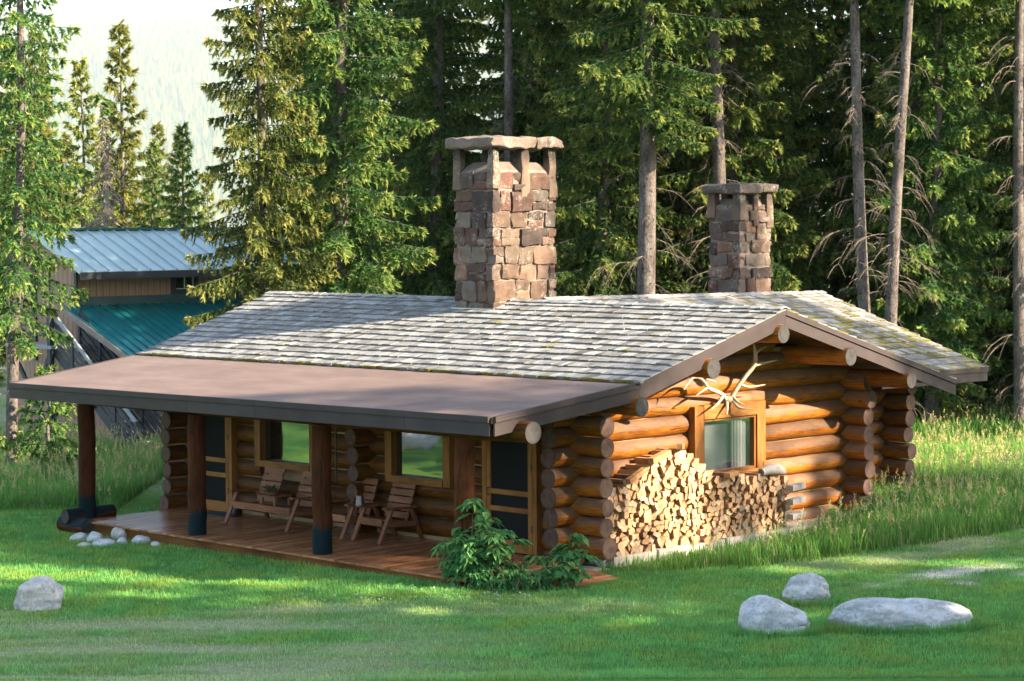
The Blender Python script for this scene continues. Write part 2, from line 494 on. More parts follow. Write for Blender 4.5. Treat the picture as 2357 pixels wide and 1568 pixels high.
# ------------------------------------------------------------------ ground
def track_amt(x, y):
    """gravel ruts at the right: polylines in plan"""
    out = 0
    for (a, b, w) in (((3.0, .6), (4.3, 6.8), .32), ((4.0, 1.8), (5.0, 5.4), .26)):
        ax, ay = a; bx, by = b
        dx, dy = bx - ax, by - ay; L2 = dx * dx + dy * dy
        t = np.clip(((x - ax) * dx + (y - ay) * dy) / L2, 0, 1.6)
        d = np.hypot(x - ax - t * dx, y - ay - t * dy)
        out = np.maximum(out, (1 - sstep(w * .2, w * 1.9, d + .25 * (fbm(x * 3, y * 3, 43) - .5))) * sstep(0, .5, t))
    return out * sstep(.28, .6, fbm(x * 2.6, y * 2.6, 41, 4))

def dry_amt(x, y):
    """worn dry lawn: lower-left of the lawn, long streaks"""
    s = (x - CAM_P[0]) * -.7021 + (y - CAM_P[1]) * .7121     # depth
    l = (x - CAM_P[0]) * .7121 + (y - CAM_P[1]) * .7021      # right
    base = sstep(1.5, -3.5, l) * sstep(33.2, 31.2, s) 
    base = np.maximum(base, .55 * sstep(4.2, 0, l) * sstep(33.0, 32.2, s) * sstep(30.4, 31.2, s))
    st = fbm(l * .35, s * 1.6, 11, 4)
    e = np.interp(y, [.2, 1.2, 2.4, 5.4, 7.9, 14], [-.6, .3, 1.35, 1.9, 2.4, 3.2])
    edge = sstep(1.5, .3, x - e) * sstep(1.8, 4.5, y) * sstep(.2, .55, fbm(x * 1.1, y * 1.1, 47)) * .9
    return np.clip(np.maximum(base * sstep(.28, .62, st), edge), 0, 1)

def tall_amt(x, y):
    s = (x - CAM_P[0]) * -.7021 + (y - CAM_P[1]) * .7121
    l = (x - CAM_P[0]) * .7121 + (y - CAM_P[1]) * .7021
    jit = (fbm(x * .8, y * .8, 21) - .5) * 1.6
    left = sstep(43.4, 46.2, s + jit) * (l < -4)
    # right meadow: behind polyline
    e = np.interp(y, [.2, 1.2, 2.4, 5.4, 7.9, 14], [-.6, .3, 1.35, 1.9, 2.4, 3.2])
    right = sstep(0.05, -.45, x - e - jit * .55) * (y > .15) * (l > -4)
    back = sstep(9.5, 10.5, y)
    return np.clip(np.maximum(np.maximum(left, right), back), 0, 1)

def ground_cols(x, y):
    n = fbm(x * .5, y * .5, 5, 4); n2 = fbm(x * 3, y * 3, 6, 3)
    n = np.where((x < -12) & (y < -5), np.clip((n - .5) * 2.6 + .5, 0, 2), n)
    g = np.stack([.03 + .10 * n, .11 + .13 * n, .02 + .02 * n], -1)
    dry = dry_amt(x, y)[..., None]; tr = track_amt(x, y)[..., None]
    dc = np.stack([.24 + .08 * n2, .24 + .07 * n2, .15 + .04 * n2], -1)
    gc = np.stack([.36 + .12 * n2, .34 + .12 * n2, .29 + .1 * n2], -1)
    c = g * (1 - dry * .75) + dc * dry * .75
    c = c * (1 - tr) + gc * tr
    far = sstep(52, 60, (x - CAM_P[0]) * -.7021 + (y - CAM_P[1]) * .7121)[..., None] * (x > -24)[..., None]
    fc = np.stack([.035 + .03 * n2, .04 + .03 * n2, .018 + .01 * n2], -1)
    return c * (1 - far * .7) + fc * far * .7

def axis(a, b, st, far):
    core = np.arange(a, b, st)
    lo = []; v = a; d = st
    while v > -far: d *= 1.35; v -= d; lo.append(v)
    hi = []; v = core[-1]; d = st
    while v < far: d *= 1.35; v += d; hi.append(v)
    return np.concatenate([lo[::-1], core, hi])
GX = axis(-34, 16, .3, 2500); GY = axis(-14, 34, .3, 2500)
gx, gy = np.meshgrid(GX, GY)
gzv = ground_z(gx, gy)
V = np.stack([gx.ravel(), gy.ravel(), gzv.ravel()], -1)
nx, ny = len(GX), len(GY)
ii = (np.arange(ny - 1)[:, None] * nx + np.arange(nx - 1)[None, :]).ravel()
F = np.stack([ii, ii + 1, ii + nx + 1, ii + nx], -1)
M_GROUND, nt, b = newmat('ground_soil')
a = col_attr(nt); tcg = N(nt, 'TexCoord').outputs['Object']
ng = noise_(nt, tcg, 9, 6, .7)
LK(nt, mixc(nt, 1.0, a.outputs[0], ramp(nt, ng, [(.25, (.6, .6, .6)), (.7, (1.3, 1.3, 1.3))]), 'MULTIPLY'), b.inputs['Base Color'])
b.inputs['Roughness'].default_value = 1; b.inputs['Specular IOR Level'].default_value = .1
bump_(nt, b, noise_(nt, tcg, 30, 4), .8, .03)
ground = mesh_np('ground', V, F, ground_cols(gx, gy).reshape(-1, 3), M_GROUND, smooth=True)
ground['kind'] = 'structure'
# ------------------------------------------------------------------ log cabin
cabin = thing('log_cabin', 'honey brown log cabin with grey shake roof and long open porch', 'cabin', (0, 0, 0))

def log_cols(wear_gain=1.0, tint=.5):
    def f(a, u):
        return (max(0.0, min(1.0, .5 + .62 * math.sin(a))) * wear_gain, tint, 0)
    return f

def log_mesh(mb, p0, p1, r, seed, wear=1.0):
    rnd = random.Random(seed)
    p0 = Vector(p0); p1 = Vector(p1); L = (p1 - p0).length
    k = max(2, int(L / .6) + 1)
    pts = []; rad = []
    for i in range(k + 1):
        t = i / k
        p = p0.lerp(p1, t)
        if 0 < i < k: p = p + Vector((0, 0, rnd.uniform(-.008, .008)))
        pts.append(p); rad.append(r * (1 + .05 * (t - .5) * rnd.choice((-1, 1)) + rnd.uniform(-.02, .02)))
    mb.tube(pts, rad, 16, 0, cap=True, capmat=1, colfn=log_cols(wear, rnd.uniform(.0, 1.0)), wob=.012, seed=seed)

def log(parent, p0, p1, r=.168, seed=0, wear=1.0, mats=None, name='log'):
    mb = MB(); log_mesh(mb, p0, p1, r, seed, wear)
    return mb.build(name, mats or [M_LOG, M_END], parent, smooth=True)

LS = [100]
def ns():
    LS[0] += 1; return LS[0]

YR = 4.584
def lerp(a, b, t): return a + (b - a) * t
def roofz(x, y):
    t = max(0, min(1, -x / 13.8))
    ze = lerp(2.63, 2.555, t); zj = lerp(3.0, 2.985, t); zr = lerp(4.065, 4.135, t)
    if y < .732: return lerp(ze, zj, (y + 2.332) / 3.064)
    if y < YR: return lerp(zj, zr, (y - .732) / 3.852)
    return zr - .283 * (y - YR)
def xright(y): return -.255 * max(0, min(1, (.732 - y) / 3.064))
def xleft(y): return -13.64 - .45 * max(0, min(1, (y - .732) / 3.85))

# ---- gable wall (logs run along Y)
XG = -1.4
gw = MB(); gw.box((XG, 4.5, 1.2), (.09, 7.6, 2.6))
gw.box((XG, 4.58, 2.9), (.09, 5.2, .8)); gw.box((XG, 4.58, 3.4), (.09, 2.0, .5))
gable = gw.build('gable_wall', M_CHINK, cabin)
row = 0
z = .075
while z < 3.7:
    half = min(4.6, (3.93 - z - .16) / .283)
    y0 = max(YR - half, .12 + random.uniform(-.05, .05)); y1 = min(YR + half, 8.9)
    if z < .2: y0 = .9; y1 = 8.0
    r = .172 + random.uniform(-.006, .008)
    if 1.0 < z < 2.36:
        log(gable, (XG, y0, z), (XG, 3.53, z), r, ns()); log(gable, (XG, 5.51, z), (XG, y1, z), r, ns())
    else:
        log(gable, (XG, y0, z), (XG, y1, z), r, ns())
    z += .331
# ---- front wall (logs run along X at Y=.7)
YF = .7
fw_ = MB(); fw_.box((-6.65, YF, 1.3), (10.3, .09, 2.75))
front = fw_.build('front_wall', M_CHINK, cabin)
openings = [(-11.42, -10.24, -.2, 2.02), (-9.52, -7.72, .98, 2.2), (-5.78, -4.1, 1.0, 2.2), (-3.3, -2.0, -.2, 2.06)]
for k in range(8):
    z = .252 + .3325 * k - (.01 if k < 6 else 0)
    segs = [(-12.6, -.64 + random.uniform(-.04, .03) if k else -.6)]
    for (a, b_, lo, hi) in openings:
        if lo - .08 < z < hi + .02:
            new = []
            for s in segs:
                if s[0] < a < s[1]:
                    new.append((s[0], a)); new.append((b_, s[1]))
                else: new.append(s)
            segs = new
    for s in segs:
        if s[1] - s[0] > .1: log(front, (s[0], YF, z), (s[1], YF, z), .168 + random.uniform(-.012, .012) + (.02 if k == 0 else 0), ns(), .8, [M_LOG_SHADE if s[1] < -1.5 else M_LOG, M_END])
# ---- left end wall, middle partition ends
lw = MB(); lw.box((-11.95, 4.5, 1.3), (.14, 7.4, 2.6))
left = lw.build('end_wall', M_CHINK, cabin)
for k in range(7):
    log(left, (-11.95, .08 + random.uniform(-.05, .05), .1 + .331 * k), (-11.95, 8.7, .1 + .331 * k), .15 + random.uniform(-.01, .01), ns(), .8, [M_LOG_SHADE, M_END])
pw = MB(); pw.box((-6.42, 1.2, 1.25), (.14, 1.0, 2.5))
part_ = pw.build('partition_wall', M_CHINK, cabin)
for k in range(7):
    log(part_, (-6.42, .16 + random.uniform(-.04, .04), .1 + .331 * k), (-6.42, 1.6, .1 + .331 * k), .155, ns(), .6, [M_LOG_SHADE, M_END])
# ---- back wall
bw = MB(); bw.box((-6.6, 8.25, 1.2), (10.3, .14, 2.6))
back = bw.build('back_wall', M_CHINK, cabin)
for k in range(8):
    log(back, (-12.5, 8.25, .24 + .333 * k), (-.74 + random.uniform(-.06, .04), 8.25, .24 + .333 * k), .168 + (.015 if k == 0 else 0), ns())
# ---- rear wing walls
ww = MB(); ww.box((-2.65, 9.8, 1.2), (.09, 3.0, 2.5))
wing = ww.build('wing_wall', M_CHINK, cabin)
for k in range(7):
    log(wing, (-2.65, 8.35, .41 + .331 * k), (-2.65, 11.7, .41 + .331 * k), .165, ns())
we = MB(); we.box((-5.2, 11.36, 1.2), (5.0, .09, 2.5))
wend = we.build('wing_end_wall', M_CHINK, cabin)
for k in range(7):
    log(wend, (-7.6, 11.33, .27 + .333 * k), (-1.93 + random.uniform(-.06, .05), 11.33, .27 + .333 * k), .168, ns())
# ---- foundation
fb = MB()
rf = random.Random(4)
y = .95
for i in range(14):
    dy = rf.uniform(.5, .75)
    fb.box((-1.02 + rf.uniform(-.03, .03), y + dy / 2, -.16 + rf.uniform(-.02, .01)), (.62, dy, .44))
    y += dy
    if y > 8.3: break
fb.box((-6.7, .58, -.32), (10.5, .3, .5)); fb.box((-2.3, 9.8, -.06), (.8, 3.0, .44)); fb.box((-.95, .55, -.28), (.55, .5, .34))
fnd = fb.build('foundation', M_CONC, cabin)

# ---- roof slabs
def slab(y0, y1, name, mats, th=.10, parent=cabin, nxs=14):
    mb = MB(); top = []; bot = []
    for i in range(nxs + 1):
        t = i / nxs
        for y in (y0, y1):
            x = lerp(xleft(y), xright(y), t); z = roofz(x, y)
            top.append((x, y, z)); bot.append((x, y, z - th))
    a = mb.verts(top); b_ = mb.verts(bot)
    for i in range(nxs):
        q = [a + 2 * i, a + 2 * i + 2, a + 2 * i + 3, a + 2 * i + 1]
        mb.face(q, 0)
        q = [b_ + 2 * i, b_ + 2 * i + 1, b_ + 2 * i + 3, b_ + 2 * i + 2]
        mb.face(q, 1, (0, .5, 0), [(top[2 * i][0], y0), (top[2 * i][0], y1), (top[2 * i + 2][0], y1), (top[2 * i + 2][0], y0)])
        for s in (0, 1):
            q = [a + 2 * i + s, a + 2 * i + 2 + s, b_ + 2 * i + 2 + s, b_ + 2 * i + s]
            mb.face(q if s else q[::-1], 1)
    for i in (0, nxs):
        q = [a + 2 * i, a + 2 * i + 1, b_ + 2 * i + 1, b_ + 2 * i]
        mb.face(q, 1)
    return mb.build(name, mats, parent)
porch_roof = slab(-2.332, .735, 'porch_roof', [M_ROLL, M_SOFFIT])
r1 = slab(.76, YR, 'roof', [M_SHAKE, M_SOFFIT])
r2 = slab(YR + .004, 9.917, 'roof', [M_SHAKE, M_SOFFIT])
# wing roof slab
WX0, WZ0a, WZ0b = -5.9, 4.135, 4.035
WXE = -1.67
def wingz(x, y):
    t = (y - 4.6) / (13.7 - 4.6)
    zr = lerp(WZ0a, WZ0b, t); ze = lerp(2.60, 2.535, t)
    if x >= WX0: return lerp(zr, ze, (x - WX0) / (WXE - WX0))
    return zr - .353 * (WX0 - x)
def valley_y(x): return max(4.7, 4.6 + (.36 * abs(x - WX0) - .03) / .283)
mb = MB()
for (xa, xb) in ((WX0, WXE), (WX0 - 4, WX0)):
    y1 = 13.7
    p = [Vector((x, y, wingz(x, y) - d)) for d in (.1, 0) for x, y in ((xa, valley_y(xa) + .1), (xb, valley_y(xb) + .1), (xb, y1), (xa, y1))]
    mb.hexa(p, 0, (0, .5, 0))
r3 = mb.build('roof', [M_SOFFIT], cabin)

# ---- shingles: individually laid wedge-shaped shakes
def shakes(parent, origin, uvec_fn, rows, span_fn, name, seed, moss=0.0, th=.034):
    """origin(u, v) -> point on the roof plane; v 0 at the eave .. 1 at the ridge"""
    rnd = random.Random(seed); mb = MB()
    for r in range(rows):
        u0, u1 = span_fn(r)
        u = u0 - rnd.uniform(0, .1)
        sag = rnd.uniform(-.004, .004)
        while u < u1:
            w = rnd.choice((.11, .15, .18, .21, .25)) * rnd.uniform(.9, 1.15)
            ua, ub = max(u, u0 - .03), min(u + w - .006, u1 + .03)
            u += w
            if ub - ua < .03: continue
            va = (r - .02 + rnd.uniform(-.07, .05) + .05 * math.sin(ua * 1.3 + r)) / rows
            vb = min(1.0, (r + 1.15) / rows)
            va = max(va, -.03)
            lift = rnd.uniform(.75, 1.25) * th
            pts = []
            for d0, d1 in ((.004, .002), (lift + .010, .012)):
                pts += [origin(ua, va, d0), origin(ub, va, d0), origin(ub, vb, d1), origin(ua, vb, d1)]
            ms = rnd.uniform(.45, .62) if rnd.random() < moss * (1.2 if r < rows * .7 else .3) else rnd.uniform(0, .28)
            cc = (ms, rnd.uniform(.15, 1.0), 0)
            b0 = mb.verts(pts); off = rnd.uniform(0, 30)
            L = (Vector(pts[3]) - Vector(pts[0])).length; W_ = ub - ua
            for q in ((4, 5, 6, 7), (0, 1, 5, 4), (1, 2, 6, 5), (3, 0, 4, 7)):
                uv = [(off, off), (off + W_, off), (off + W_, off + L), (off, off + L)]
                cl = cc
                if q == (0, 1, 5, 4): cl = (min(1, ms + .25), .1, 0)
                mb.face([b0 + i for i in q], 0, cl, uv)
    return mb.build(name, M_SHAKE, parent)

def front_o(u, v, d):
    y = lerp(.70, YR, v)
    return Vector((u, y, roofz(u, y) + d))
shakes(r1, front_o, None, 14, lambda r: (lerp(-13.66, -14.1, r / 14), .03), 'shingles', 1, moss=.008)
def back_o(u, v, d):
    y = lerp(9.95, YR + .01, v)
    return Vector((u, y, roofz(u, y) + d))
shakes(r2, lambda u, v, d: back_o(u, v, d), None, 18, lambda r: (-14.1, .03), 'shingles', 2, moss=.12)
def wing_o(u, v, d):
    x = lerp(WXE + .03, WX0, v); y = u
    return Vector((x, y, wingz(x, y) + d))
shakes(r3, wing_o, None, 15, lambda r: (valley_y(lerp(WXE, WX0, r / 15)) - .05, 13.72), 'shingles', 3, moss=.45)
# ridge caps
def ridge_caps(parent, pfun, n, seed):
    rnd = random.Random(seed); mb = MB()
    for i in range(n):
        for s in (-1, 1):
            p0, p1, side = pfun(i / n, s); p1b = pfun((i + 1.25) / n, s)[0]
            w = rnd.uniform(.11, .16)
            l = .018 + rnd.uniform(0, .02)
            a_ = p0 + Vector((0, 0, l)); b_ = p1b + Vector((0, 0, .02))
            q = [a_, b_, b_ + side * w, a_ + side * w]
            q = q + [v + Vector((0, 0, .012 + rnd.uniform(0, .01))) for v in q]
            mb.hexa(q, 0, (rnd.uniform(0, .3), rnd.uniform(.4, 1), 0))
    return mb.build('ridge_cap', M_SHAKE, parent)
def pf(t, s):
    x = lerp(.04, -14.1, t)
    return Vector((x, YR, roofz(x, YR) + .012)), None, Vector((0, s, -.283)).normalized()
ridge_caps(r1, pf, 62, 5)
def pf2(t, s):
    y = lerp(13.72, 4.75, t)
    return Vector((WX0, y, wingz(WX0, y) + .012)), None, Vector((s, 0, -.353)).normalized()
ridge_caps(r3, pf2, 40, 6)
# mossy starter strip at the joint of shakes and porch roof
rnd = random.Random(9); mb = MB()
u = -13.66
while u < 0:
    w = rnd.uniform(.08, .2)
    z = roofz(u, .70)
    mb.box((u + w / 2, .675 + rnd.uniform(-.015, .02), z + .022), (w, .09, .028 + rnd.uniform(0, .02)), col=(rnd.choice((.9, 1, .4)), rnd.uniform(0, .35), 0))
    u += w
mb.build('starter_course', M_SHAKE, r1)

# ---- fascia boards
def fascia(pa, pb, hgt, name='fascia_board', outn=(1, 0, 0), splits=1, lip=.085):
    pa = Vector(pa); pb = Vector(pb); o = Vector(outn)
    mb = MB()
    for i in range(splits):
        a_ = pa.lerp(pb, i / splits); b_ = pa.lerp(pb, (i + 1) / splits)
        d = (b_ - a_).normalized() * .003
        if i < splits - 1: b_ = b_ - d
        if i: a_ = a_ + d
        for (z0, z1, t0, t1) in ((-hgt, -lip, 0, .035), (-lip + .004, .012, -.01, .062)):
            q = []
            for zz in (z0, z1):
                up = Vector((0, 0, zz))
                q += [a_ + up + o * t0, b_ + up + o * t0, b_ + up + o * t1, a_ + up + o * t1]
            s = .9 + .2 * random.random()
            mb.hexa(q, 0, (s, s, s))
    return mb.build(name, M_FASCIA, cabin)
def RP(y): return (xright(y), y, roofz(0, y))
fascia((-13.66, -2.34, roofz(-13.6, -2.332)), (-.30, -2.34, roofz(0, -2.332)), .29, outn=(0, -1, 0), splits=7)
fascia(RP(-2.332), RP(.72), .29)
fascia(RP(.725), (0, YR, roofz(0, YR) - .01), .29)
fascia((0, YR + .005, roofz(0, YR) - .01), RP(9.95), .29)
fascia((-13.65, -2.33, roofz(-13.6, -2.332)), (-13.65, .73, roofz(-13.6, .73)), .29, outn=(-1, 0, 0))
fascia((WXE, 9.9, 2.565), (WXE, 13.72, 2.53), .27, outn=(1, 0, 0))
fascia((WXE - .02, 13.71, 2.53), (WX0, 13.71, 4.03), .27, outn=(0, 1, 0))

# ---- purlins, porch beam
for (y, z, r) in ((.684, 2.62, .155), (2.508, 3.15, .17), (4.42, 3.655, .17), (6.40, 3.17, .165), (8.32, 2.64, .16)):
    log(cabin, (-13.2, y, z), (.13, y, z), r, ns(), .5, [M_LOG, M_GREYEND], 'purlin')
log(cabin, (-13.0, -1.777, 2.36), (.06, -1.777, 2.375), .175, ns(), .3, [M_LOG_SHADE, M_GREYEND], 'porch_beam')
# rafters under porch roof
for i in range(12):
    x = -13.1 + i * 1.12
    log(cabin, (x, -2.2, roofz(x, -2.2) - .17), (x, .5, roofz(x, .5) - .17), .062, ns(), .1, None, 'rafter')

# ---- porch posts
for k, x in enumerate((-1.45, -4.95, -8.45, -11.93)):
    mb = MB(); r = .168
    zb = 2.2
    pts = [(x + random.uniform(-.012, .012), -1.777 + random.uniform(-.012, .012), zb * t) for t in (0, .09, .17, .24, .31, .5, .7, .85, 1)]
    tn = .9 if k == 0 else random.uniform(.3, .5)  # right-hand post tinted lighter to stand in for the sun on it
    def cf(a, u, tn=tn): return (max(0., min(1., (.66 - u) / .42)), tn, 0)
    mb.tube(pts, [r * (1.02 - .05 * i / 8) for i in range(9)], 18, 0, colfn=cf, capmat=1, wob=.014, seed=300 + k)
    mb.build('porch_post', [M_POST if k else M_POST, M_END], cabin, smooth=True)

# ---- deck
mb = MB(); rnd = random.Random(12)
x = -11.76
while x < -1.2:
    w = .138
    s = rnd.uniform(.2, .9)
    mb.box((x + w / 2, -.72 + rnd.uniform(-.008, .008), -.018 + rnd.uniform(-.0015, .0015)), (w - .007, 2.72, .036), col=(0, s, 0))
    x += w
deck = mb.build('deck', M_DECK, cabin)
mb = MB(); mb.box((-6.5, -1.98, -.11), (10.3, .05, .14), col=(0, .1, 0)); mb.box((-6.5, -1.94, -.22), (10.3, .12, .16), col=(0, .1, 0))
mb.build('rim_joist', M_TRIM, deck)
mb = MB()
x = -1.22
for i in range(12):
    t = i / 11; w = .135
    mb.box((x + w / 2, -.42 + .0 * t, -.035 - .125 * t), (w - .007, 1.35, .036), Matrix.Rotation(.085, 3, 'Y'), col=(0, rnd.uniform(.5, 1), 0))
    x += w
mb.build('ramp', M_DECK, cabin)
# squared-off log sill stubs at the left deck corner
sb = MB(); log_mesh(sb, (-12.25, -2.12, -.10), (-11.4, -2.12, -.10), .16, 901); sb.build('sill_log', [M_POST, M_GREYEND], cabin, True).data.materials[0] = M_POST
sb = MB(); log_mesh(sb, (-11.93, -2.3, .07), (-11.93, -1.2, .07), .14, 902); sb.build('sill_log', [M_POST, M_GREYEND], cabin, True)

# ---- doors
def screen_door(x0, x1, z1, name):
    w = x1 - x0; y = .47
    mb = MB()
    t = (0, .55, 0)
    mb.box((x0 + .05, y + .02, z1 / 2), (.10, .14, z1), col=t); mb.box((x1 - .05, y + .02, z1 / 2), (.10, .14, z1), col=t)
    mb.box(((x0 + x1) / 2, y + .02, z1 + .05), (w, .14, .10), col=t)
    fr = mb.build(name, M_TRIM, cabin)
    mb = MB(); a_, b_ = x0 + .112, x1 - .112
    for xx in (a_ + .045, b_ - .045): mb.box((xx, y - .03, z1 / 2), (.09, .04, z1 - .03), col=(0, .7, 0))
    for zz, hh in ((.12, .2), (.74, .085), (1.03, .085), (z1 - .07, .1)): mb.box(((a_ + b_) / 2, y - .032, zz), (b_ - a_ - .18, .036, hh), col=(0, .75, 0))
    mb.build('door_frame', M_TRIM, fr)
    mb = MB(); mb.box(((a_ + b_) / 2, y - .015, z1 / 2 + .1), (b_ - a_ - .17, .008, z1 - .25)); mb.build('screen', M_SCREEN, fr)
    mb = MB(); mb.box((b_ - .0, y - .055, .45), (.03, .012, .11)); mb.box((b_ - .0, y - .055, 1.5), (.03, .012, .11)); mb.build('hinge', M_BLACK, fr)
    mb = MB(); mb.tube([(a_ + .045, y - .05, .95), (a_ + .045, y - .09, .97), (a_ + .045, y - .09, 1.07), (a_ + .045, y - .05, 1.09)], .01, 6); mb.build('handle', M_BLACK, fr)
    return fr
screen_door(-11.42, -10.24, 2.0, 'screen_door')
screen_door(-3.3, -2.0, 2.02, 'screen_door')
def xwindow(x0, x1, z0, z1):
    y = .46; t = (0, .5, 0)
    mb = MB(); f_ = .17
    for xx in (x0 + f_ / 2, x1 - f_ / 2): mb.box((xx, y + .03, (z0 + z1) / 2), (f_, .16, z1 - z0), col=t)
    mb.box(((x0 + x1) / 2, y + .028, z0 + .06), (x1 - x0 - 2 * f_ - .004, .2, .12), col=t)
    mb.box(((x0 + x1) / 2, y + .03, z1 - .06), (x1 - x0 - 2 * f_ - .004, .16, .12), col=t)
    fr = mb.build('window', M_TRIM, cabin)
    mb = MB(); mb.box(((x0 + x1) / 2, y + .09, (z0 + z1) / 2), (x1 - x0 - 2 * f_, .012, z1 - z0 - .24)); mb.build('pane', M_PANE, fr)
    return fr
xwindow(-9.52, -7.72, 1.0, 2.12)
xwindow(-5.78, -4.1, .99, 2.12)
# gable window
mb = MB(); xw = -1.2; t = (0, .62, 0)
mb.box((xw, 3.64, 1.75), (.15, .24, 1.24), col=t); mb.box((xw, 5.40, 1.75), (.15, .24, 1.24), col=t)
mb.box((xw + .012, 4.52, 2.26), (.15, 1.51, .25), col=t); mb.box((xw + .012, 4.52, 1.07), (.17, 1.51, .17), col=t)
gwin = mb.build('window', M_TRIM, cabin)
mb = MB()
for yy in (3.79, 5.25): mb.box((xw - .005, yy, 1.645), (.1, .05, .975), col=(0, .35, 0))
mb.box((xw - .005, 4.52, 2.11), (.1, 1.41, .045), col=(0, .35, 0)); mb.box((xw - .005, 4.52, 1.18), (.1, 1.41, .045), col=(0, .35, 0))
mb.build('sash', M_TRIM, gwin)
mb = MB(); mb.box((xw - .01, 4.52, 1.645), (.012, 1.41, .89)); mb.build('pane', M_GPANE, gwin)
mb = MB(); mb.box((XG + .09, 4.52, 1.645), (.012, 1.6, 1.1)); mb.build('sheer_blind', M_BLIND, gwin)
mb = MB()
for i in range(14):
    y0 = 4.66 + i * .022
    mb.box((-1.245 + .012 * math.sin(i * 1.7), y0 + .011, 1.62), (.008, .023, .86), Matrix.Rotation(.5 * math.cos(i * 1.7), 3, 'Z'))
mb.build('curtain', M_CURT, gwin)

# ---- chimneys
STONES = [(.21, .115, .08), (.25, .155, .105), (.17, .085, .06), (.28, .20, .14), (.20, .16, .13), (.24, .16, .12), (.31, .18, .11), (.13, .085, .07), (.27, .225, .18), (.23, .105, .075)]
def stone_pts(mb, c, s, seed, round_=.25, nz=.035, n=5, top=1.0, col=None, colfn=None, mat=0):
    rnd = random.Random(seed); cx, cy, cz = c
    hx, hy, hz = [v / 2 for v in s]; rr = min(hx, hy, hz) * round_ * 2
    rr = min(rr, hx * .98, hy * .98, hz * .98)
    col = col or rnd.choice(STONES)
    kk = rnd.uniform(.26, .62); col = tuple(v * kk for v in col)
    off = Vector((rnd.uniform(0, 50), rnd.uniform(0, 50), 0))
    cache = {}
    def vert(i, j, k):
        key = (i, j, k)
        if key in cache: return cache[key]
        p = Vector(((i / n * 2 - 1) * hx, (j / n * 2 - 1) * hy, (k / n * 2 - 1) * hz))
        q = Vector((max(-hx + rr, min(hx - rr, p.x)), max(-hy + rr, min(hy - rr, p.y)), max(-hz + rr, min(hz - rr, p.z))))
        d = p - q
        if d.length > 1e-6: p = q + d.normalized() * rr
        sc = lerp(1, top, (p.z + hz) / (2 * hz))
        p.x *= sc; p.y *= sc
        p += noise.noise_vector((p + off) * 5.0) * nz
        cache[key] = mb.verts([p + Vector(c)]); return cache[key]
    for ax in range(3):
        for sd_ in (0, n):
            for a_ in range(n):
                for b_ in range(n):
                    q = []
                    for da, db in ((0, 0), (1, 0), (1, 1), (0, 1)):
                        idx = [0, 0, 0]; idx[ax] = sd_; idx[(ax + 1) % 3] = a_ + da; idx[(ax + 2) % 3] = b_ + db
                        q.append(vert(*idx))
                    if sd_ == 0: q = q[::-1]
                    cl = [colfn(Vector(mb.v[i]), col) for i in q] if colfn else col
                    mb.face(q, mat, cl)

